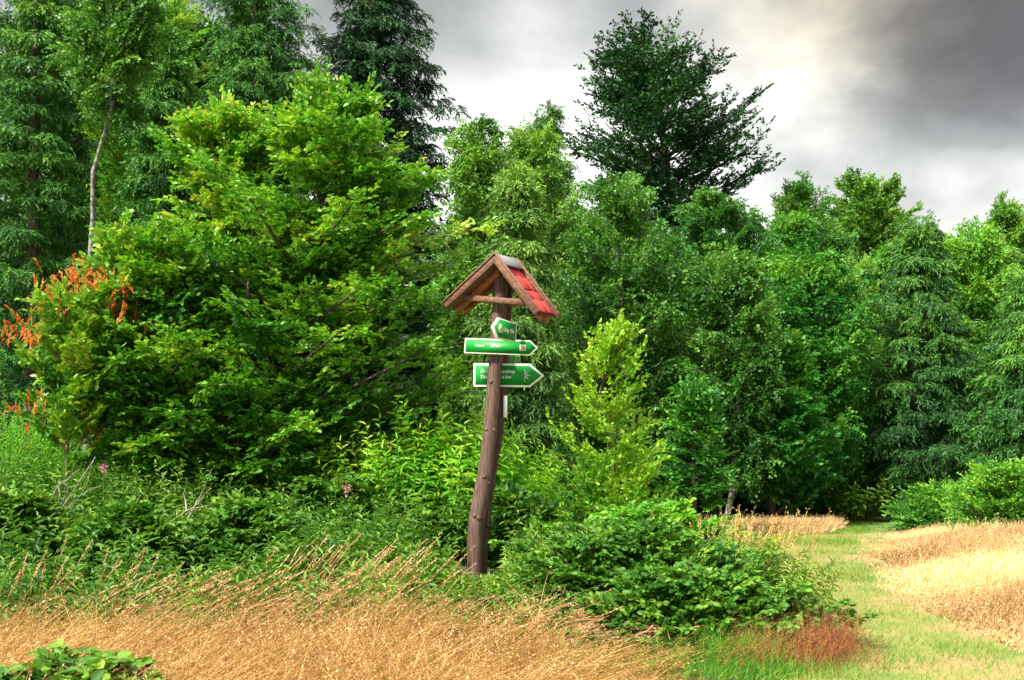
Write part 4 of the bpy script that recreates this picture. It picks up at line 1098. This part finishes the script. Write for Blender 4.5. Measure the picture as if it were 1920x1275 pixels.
SP_Y = 10.5
bx, _, _ = at(897, 1075, SP_Y)
base = np.array([float(bx), SP_Y, float(gz(bx, SP_Y))])
post_root = thing('signpost', 'leaning wooden hiking signpost with small red gabled roof and green arrow boards', 'signpost', tuple(base))
def log(pixpts, Y, seed, knots, mat='log'):
    rng = np.random.default_rng(seed)
    pp = np.array(pixpts, float)
    s = np.linspace(0, 1, len(pp)); tq = np.linspace(0, 1, 46)
    L = np.interp(tq, s, pp[:, 1]); Rr = np.interp(tq, s, pp[:, 2]); yy = np.interp(tq, s, pp[:, 0])
    ker = np.ones(5) / 5
    pad = lambda a_: np.convolve(np.pad(a_, 2, 'edge'), ker, 'valid')
    L, Rr = pad(L), pad(Rr)
    xl, _, z = at(L, yy, Y); xr, _, _ = at(Rr, yy, Y)
    c = np.stack([(xl + xr) / 2, np.full(46, Y), z], 1) - base
    rad = (xr - xl) / 2
    sides = 20
    T = unit(np.gradient(c, axis=0)); V = []
    ph = rng.uniform(0, 6.28, 4)
    for k in range(46):
        S = unit(np.cross(T[k], np.array([0, 1., 0]))); N = np.cross(S, T[k])
        for j in range(sides):
            a_ = 2 * np.pi * j / sides
            rr = rad[k] * (1 + .025 * math.sin(3 * a_ + ph[0] + k * .1) + .02 * math.sin(5 * a_ + ph[1] - k * .23))
            V.append(c[k] + (S * math.cos(a_) + N * math.sin(a_)) * rr)
    V = np.array(V); F = []
    for k in range(45):
        for j in range(sides):
            a_ = k * sides + j; q = k * sides + (j + 1) % sides
            F.append([a_, q, q + sides, a_ + sides])
    b = len(V); V = np.vstack([V, c[0], c[-1]])
    F3 = [[(j + 1) % sides, j, b] for j in range(sides)] + [[45 * sides + j, 45 * sides + (j + 1) % sides, b + 1] for j in range(sides)]
    F = np.array(F)
    me = make_mesh('post', V, [F, np.array(F3)], smooth_=True)
    o = link('post', me, M[mat], post_root)
    # knots and cut branch stubs
    parts = []
    for (u, v_) in knots:
        kx, _, kz = at(u, v_, Y)
        k = np.argmin(np.abs(c[:, 2] + base[2] - kz))
        dx = float(kx) - base[0] - c[k, 0]
        r_ = rad[k]; dy = -math.sqrt(max(r_ * r_ - dx * dx, (r_ * .15) ** 2))
        P0 = np.array([c[k, 0] + dx * .8, c[k, 1] + dy * .8, kz - base[2]])
        d = unit(np.array([dx, dy, .02]))
        v4, f4, f3 = polytube([P0, P0 + d * r_ * .2, P0 + d * r_ * .34], [.026, .022, .011], 9, .12, rng)
        link('knot', make_mesh('knot', v4, [f4, f3], smooth_=True), M[mat], o)
    return o
log([(1095, 877, 904), (1057, 876, 904), (1033, 876, 905), (1003, 876, 906), (973, 879, 910), (943, 884, 915), (911, 891, 920), (884, 896, 923), (848, 902, 928), (809, 906, 932), (765, 910, 936),
     (726, 913, 938), (700, 914, 939.5), (675, 917, 942), (600, 921, 949), (560, 923, 951), (505, 925, 953)],
    SP_Y, 3, [(920, 716), (911, 805), (927, 806), (908, 893), (918, 905), (890, 966), (898, 970), (932, 600)])
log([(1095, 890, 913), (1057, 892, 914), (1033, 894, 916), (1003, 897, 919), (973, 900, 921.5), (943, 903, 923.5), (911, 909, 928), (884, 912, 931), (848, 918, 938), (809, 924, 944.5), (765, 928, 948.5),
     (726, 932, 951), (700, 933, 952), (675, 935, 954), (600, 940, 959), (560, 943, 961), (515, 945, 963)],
    SP_Y + .17, 4, [(944, 741), (938, 833), (928, 908), (916, 985), (952, 645)], 'log_red_shaded')

# roof ---------------------------------------------------------------
A = np.array([float(q) for q in at(928, 477, SP_Y - .24)])
th_, tilt = R(27), R(6.5)
u_ = Vector((math.cos(th_), -math.sin(th_), 0)); v_ = Vector((math.sin(th_), math.cos(th_), 0)); w_ = Vector((0, 0, 1))
rot = Matrix.Rotation(tilt, 3, v_)
u_, w_ = rot @ u_, rot @ w_
MR = Matrix(((u_.x, v_.x, w_.x, A[0] - base[0]), (u_.y, v_.y, w_.y, A[1] - base[1]), (u_.z, v_.z, w_.z, A[2] - base[2]), (0, 0, 0, 1)))
def box_faces():
    return np.array([[0, 3, 2, 1], [4, 5, 6, 7], [0, 1, 5, 4], [1, 2, 6, 5], [2, 3, 7, 6], [3, 0, 4, 7]])
def prism(poly, v0, v1):
    """polygon in (u,w) extruded along v"""
    n = len(poly)
    V = np.array([(a_, v0, b_) for a_, b_ in poly] + [(a_, v1, b_) for a_, b_ in poly], float)
    sidesF = np.array([[k, (k + 1) % n, n + (k + 1) % n, n + k] for k in range(n)])
    return V, [sidesF, np.array([list(range(n))[::-1]]), np.array([list(range(n, 2 * n))])]
def roof_part(name, parts, mat, parent):
    V, F = join(parts)
    Vm = np.array([(MR @ Vector(q))[:] for q in V]) if parent is not None else V
    me = make_mesh(name, Vm, F)
    o = link(name, me, mat, parent)
    bv = o.modifiers.new('bevel', 'BEVEL'); bv.width = .0025; bv.segments = 1; bv.limit_method = 'ANGLE'
    return o
ra, rb, rd = .50, .487, .46
sl_ = math.hypot(ra, rb); ca, sa = ra / sl_, rb / sl_
def slope(sgn, s0, s1, h0, h1):
    """rectangle on a roof slope: s along the slope from the ridge, h height above the deck top"""
    q = []
    for s, h in ((s0, h0), (s1, h0), (s1, h1), (s0, h1)):
        q.append((sgn * (s * ca + h * sa), -s * sa + h * ca))
    return q
roof = None
decks = []
for sg in (-1, 1):
    decks.append(prism(slope(sg, .0, sl_ * .99, -.055, -.035), .03, rd - .03))
roof = roof_part('roof', decks, M['plank'], post_root)
for sg in (-1, 1):
    for v0 in (0, rd - .028):
        p_ = [(0, 0.002), (sg * ra, -rb), (sg * (ra - .012), -rb - .085), (sg * (ra - .075), -rb - .04), (0, -.105)] if False else \
             [(0, .0), (sg * sl_ * ca, -sl_ * sa), (sg * (sl_ * ca - .062 * sa * .9), -sl_ * sa - .058 * ca), (0, -.082)]
        roof_part('barge_board', [prism(p_, v0, v0 + .028)], M['plank'], roof)
        tr_ = [(0, .024), (sg * (sl_ * ca + .012), -sl_ * sa + .008), (sg * (sl_ * ca + .012), -sl_ * sa - .008), (0, .003)]
        roof_part('edge_trim', [prism(tr_, v0 - .012, v0 + .030)], M['plank'], roof)
# rafters under the deck and the tie beam
for sg in (-1, 1):
    for v0 in (.15, .30):
        p_ = [(sg * .02, -.10), (sg * (.90 * ra), -.055 / ca - .90 * rb - .002), (sg * (.90 * ra), -.055 / ca - .90 * rb - .065), (sg * .02, -.18)]
        roof_part('rafter', [prism(p_, v0, v0 + .055)], M['orange_plank'], roof)
roof_part('tie_beam', [prism([(-.335, -.388), (.335, -.388), (.335, -.44), (-.335, -.44)], .075, .125)], M['plank'], roof)
roof_part('tie_beam', [prism([(-.335, -.388), (.335, -.388), (.335, -.44), (-.335, -.44)], .33, .38)], M['orange_plank'], roof)
# shingles: courses of hexagonal tabs on both slopes
for sg in (-1, 1):
    pr = []
    course = .145
    nC = 4
    for c in range(nC):
        s0 = .10 + c * course - .02; 
        wt = (rd - .085) / 2
        off = wt / 2 if c % 2 else 0
        k = -1
        while True:
            k += 1
            v0 = .042 + k * wt - off; v1 = v0 + wt
            if v0 >= rd - .05: break
            w0, w1 = max(v0 + .002, .042), min(v1 - .002, rd - .042)
            if w1 - w0 < .02: continue
            s_end = min(s0 + course + .02, sl_ + .012)
            notch = .022
            # tab outline in (v, s)
            out_ = [(w0, s0), (w1, s0), (w1, s_end - notch), (w1 - .03, s_end), (w0 + .03, s_end), (w0, s_end - notch)]
            V = []
            for hh in (0, .0045):
                for vv, s in out_:
                    h = -.034 + .004 * (c % 2) + .003 * (s - s0) / course + .004 + hh
                    V.append((sg * (s * ca + h * sa), vv, -s * sa + h * ca))
            n = 6
            Fq = np.array([[q, (q + 1) % n, n + (q + 1) % n, n + q] for q in range(n)])
            pr.append((np.array(V), [Fq, np.array([list(range(n))[::-1]]), np.array([list(range(n, 12))])]))
    roof_part('shingles', pr, M['shingle'], roof)
    roof_part('underlay', [prism(slope(sg, .05, sl_ + .004, -.033, -.031), .032, rd - .032)], M['gap'], roof)
roof_part('ridge_cap', [prism([(0, .012), (.135 * ca + .0, -.135 * sa + .012), (.135 * ca - .006, -.135 * sa + .002), (0, -.004)], .036, rd - .036),
                        prism([(0, .012), (-.135 * ca, -.135 * sa + .012), (-.135 * ca + .006, -.135 * sa + .002), (0, -.004)], .036, rd - .036)], M['ridge'], roof)

# boards -------------------------------------------------------------
def offset_poly(poly, d):
    P = np.array(poly, float); n = len(P); out_ = []
    ar = .5 * sum(P[i][0] * P[(i + 1) % n][1] - P[(i + 1) % n][0] * P[i][1] for i in range(n))
    sg = 1 if ar > 0 else -1
    for i in range(n):
        a_, b_, c_ = P[i - 1], P[i], P[(i + 1) % n]
        e1 = (b_ - a_) / np.linalg.norm(b_ - a_); e2 = (c_ - b_) / np.linalg.norm(c_ - b_)
        n1 = np.array([-e1[1], e1[0]]) * sg; n2 = np.array([-e2[1], e2[0]]) * sg
        m_ = n1 + n2; m_ = m_ / (m_ @ n1) if abs(m_ @ n1) > 1e-6 else n1
        m_ = m_ / 1.0
        out_.append(b_ + m_ * d * (1.0))
    return [tuple(q) for q in out_]
def plate(poly, y0, y1):
    n = len(poly)
    V = np.array([(a_, y0, b_) for a_, b_ in poly] + [(a_, y1, b_) for a_, b_ in poly], float)
    Fq = np.array([[k, (k + 1) % n, n + (k + 1) % n, n + k] for k in range(n)])
    return V, [Fq, np.array([list(range(n))[::-1]]), np.array([list(range(n, 2 * n))])]
def board(origin, yaw, roll, poly, border, marks, texts, thick=.028, label=None):
    """poly in (x,z) metres in the board's own plane, front towards -y"""
    Mx = Matrix.Translation(Vector(origin) - Vector(base)) @ Matrix.Rotation(yaw, 4, 'Z') @ Matrix.Rotation(roll, 4, 'Y')
    V, F = plate(poly, 0, thick)
    o = link('sign_board', make_mesh('sign_board', V, F), M['white'], post_root); o.matrix_local = Mx
    if label: o['label'] = label
    bv = o.modifiers.new('bevel', 'BEVEL'); bv.width = .002; bv.segments = 2; bv.limit_method = 'ANGLE'
    inn = offset_poly(poly, border)
    V, F = plate(inn, -.0015, .004)
    link('green_panel', make_mesh('green_panel', V, F), M['green'], o)
    for k, (pl, mat, lev) in enumerate(marks):
        V, F = plate(pl, -.0015 - .0012 * lev, -.0005)
        link('trail_mark', make_mesh('trail_mark', V, F), M[mat], o)
    for (s, x_, z_, size, wx) in texts:
        cu = bpy.data.curves.new('lettering', 'FONT'); cu.body = s; cu.size = size; cu.shear = .35; cu.extrude = .0006
        cu.offset = size * .022
        cu.materials.append(M['white'])
        tmp = bpy.data.objects.new('tmp', cu)
        me = bpy.data.meshes.new_from_object(tmp); me.name = 'lettering'
        bpy.data.objects.remove(tmp); bpy.data.curves.remove(cu)
        q = bpy.data.objects.new('lettering', me); COL.objects.link(q); q.parent = o
        q.location = (x_, -.0026, z_); q.rotation_euler = (math.pi / 2, 0, 0); q.scale = (wx, 1, 1)
    return o
def rect(x0, x1, z0, z1): return [(x0, z0), (x1, z0), (x1, z1), (x0, z1)]
def pm_(px1, py1, px2, py2, Y): 
    a_ = at(px1, py1, Y); b_ = at(px2, py2, Y); return float(b_[0] - a_[0]), float(b_[2] - a_[2])
S2 = Y2 = SP_Y - .115
sc2 = Y2 / FPX
# second board: long arrow pointing right
o2 = [float(q) for q in at(870, 662, Y2)]
h, Lb = 28.5 * sc2, 138 * sc2
board(o2, 0, R(2.2), [(0, 0), (Lb - .071, 0), (Lb, h / 2 + .004), (Lb - .071, h), (.004, h)], .0115,
      [(rect(.515, .572, h / 2 - .029, h / 2 + .029), 'white', 1), (rect(.528, .559, h / 2 - .0155, h / 2 + .0155), 'orange', 2)],
      [('Tabarz', .092, h / 2 - .004, .034, .98), ('2,4 km', .24, h / 2 - .004, .034, .98)], label='long narrow green arrow board reading Tabarz 2,4 km with orange square')
# third board: deep arrow behind the front post
Y3 = SP_Y + .082
sc3 = Y3 / FPX
o3 = [float(q) for q in at(887.5, 725, Y3)]
h, Lb = 44 * sc3, 133 * sc3
cx_, cz_ = .485, h / 2 + .0
star = [([(cx_ - .0025, cz_ - .058), (cx_ + .0025, cz_ - .058), (cx_ + .0045, cz_), (cx_ + .0025, cz_ + .058), (cx_ - .0025, cz_ + .058), (cx_ - .0045, cz_)], 'white', 1)]
for an in (52, 2, -48):
    d = np.array([math.cos(R(an)), math.sin(R(an))]); n_ = np.array([-d[1], d[0]])
    c_ = np.array([cx_, cz_]); 
    star.append(([tuple(c_ - n_ * .0075), tuple(c_ + d * .052 - n_ * .0014), tuple(c_ + d * .052 + n_ * .0014), tuple(c_ + n_ * .0075)], 'white', 2 + 0))
board(o3, 0, R(.6), [(0, 0), (Lb - .135, 0), (Lb, h / 2 - .002), (Lb - .135, h), (.0, h)], .019, star,
      [('Datenbg.- Rundweg', .062, h / 2 + .023, .044, .93), ('Tabarz    3,4 km', .058, h / 2 - .030, .042, 1.06)], label='deep green arrow board partly behind the post reading Rundweg 3,4 km')
# top board: turned away, arrow to the left
Y1 = SP_Y - .38
o1 = [float(q) for q in at(933.5, 635, Y1)]
yaw1 = R(48); h = 40 * Y1 / FPX; Lb = .245
board(o1, yaw1, R(6), [(0, 0), (Lb, 0), (Lb + .0, h * .92), (0.0, h), (-.075, h * .52)], .013,
      [(rect(.0, .045, h * .30, h * .70), 'white', 1), (rect(.004, .041, h * .40, h * .60), 'yellow', 2)],
      [('J.bling  Dör', .058, h * .41, .052, .62)], thick=.03, label='turned green arrow board with yellow bar pointing left')
# small board behind, only its right end shows
Y4 = SP_Y + .31
o4 = [float(q) for q in at(947, 682.5, Y4)]
h4 = 30 * Y4 / FPX
board(o4, R(55), R(3), [(0, 0), (.16, 0), (.205, h4 * .55), (.16, h4), (0, h4)], .010, [], [('Dör', .02, h4 * .55, .05, .8)], label='small green board glimpsed behind the posts')
# white plate seen nearly edge-on at the side of the rear post
V, F = plate(rect(0, .22, 0, .205), 0, .03)
ow = link('notice_plate', make_mesh('notice_plate', V, F), M['white'], post_root)
oo = [float(q) for q in at(950, 783, SP_Y + .03)]
ow.matrix_local = Matrix.Translation(Vector(oo) - Vector(base)) @ Matrix.Rotation(R(88), 4, 'Z') @ Matrix.Rotation(R(-1), 4, 'Y')
bv = ow.modifiers.new('bevel', 'BEVEL'); bv.width = .002
# screws on the long board
parts = []
for (u, vv) in ((931, 643), (931, 662)):
    q = np.array([float(k) for k in at(u, vv, Y2 - .004)]) - base
    v4, f4, f3 = polytube([q, q + [0, .004, 0]], [.004, .004], 8); parts.append((v4, [f4, f3]))
    
for k, (V, F) in enumerate(parts):
    link('screw', make_mesh('screw', V, F), M['metal'], post_root)
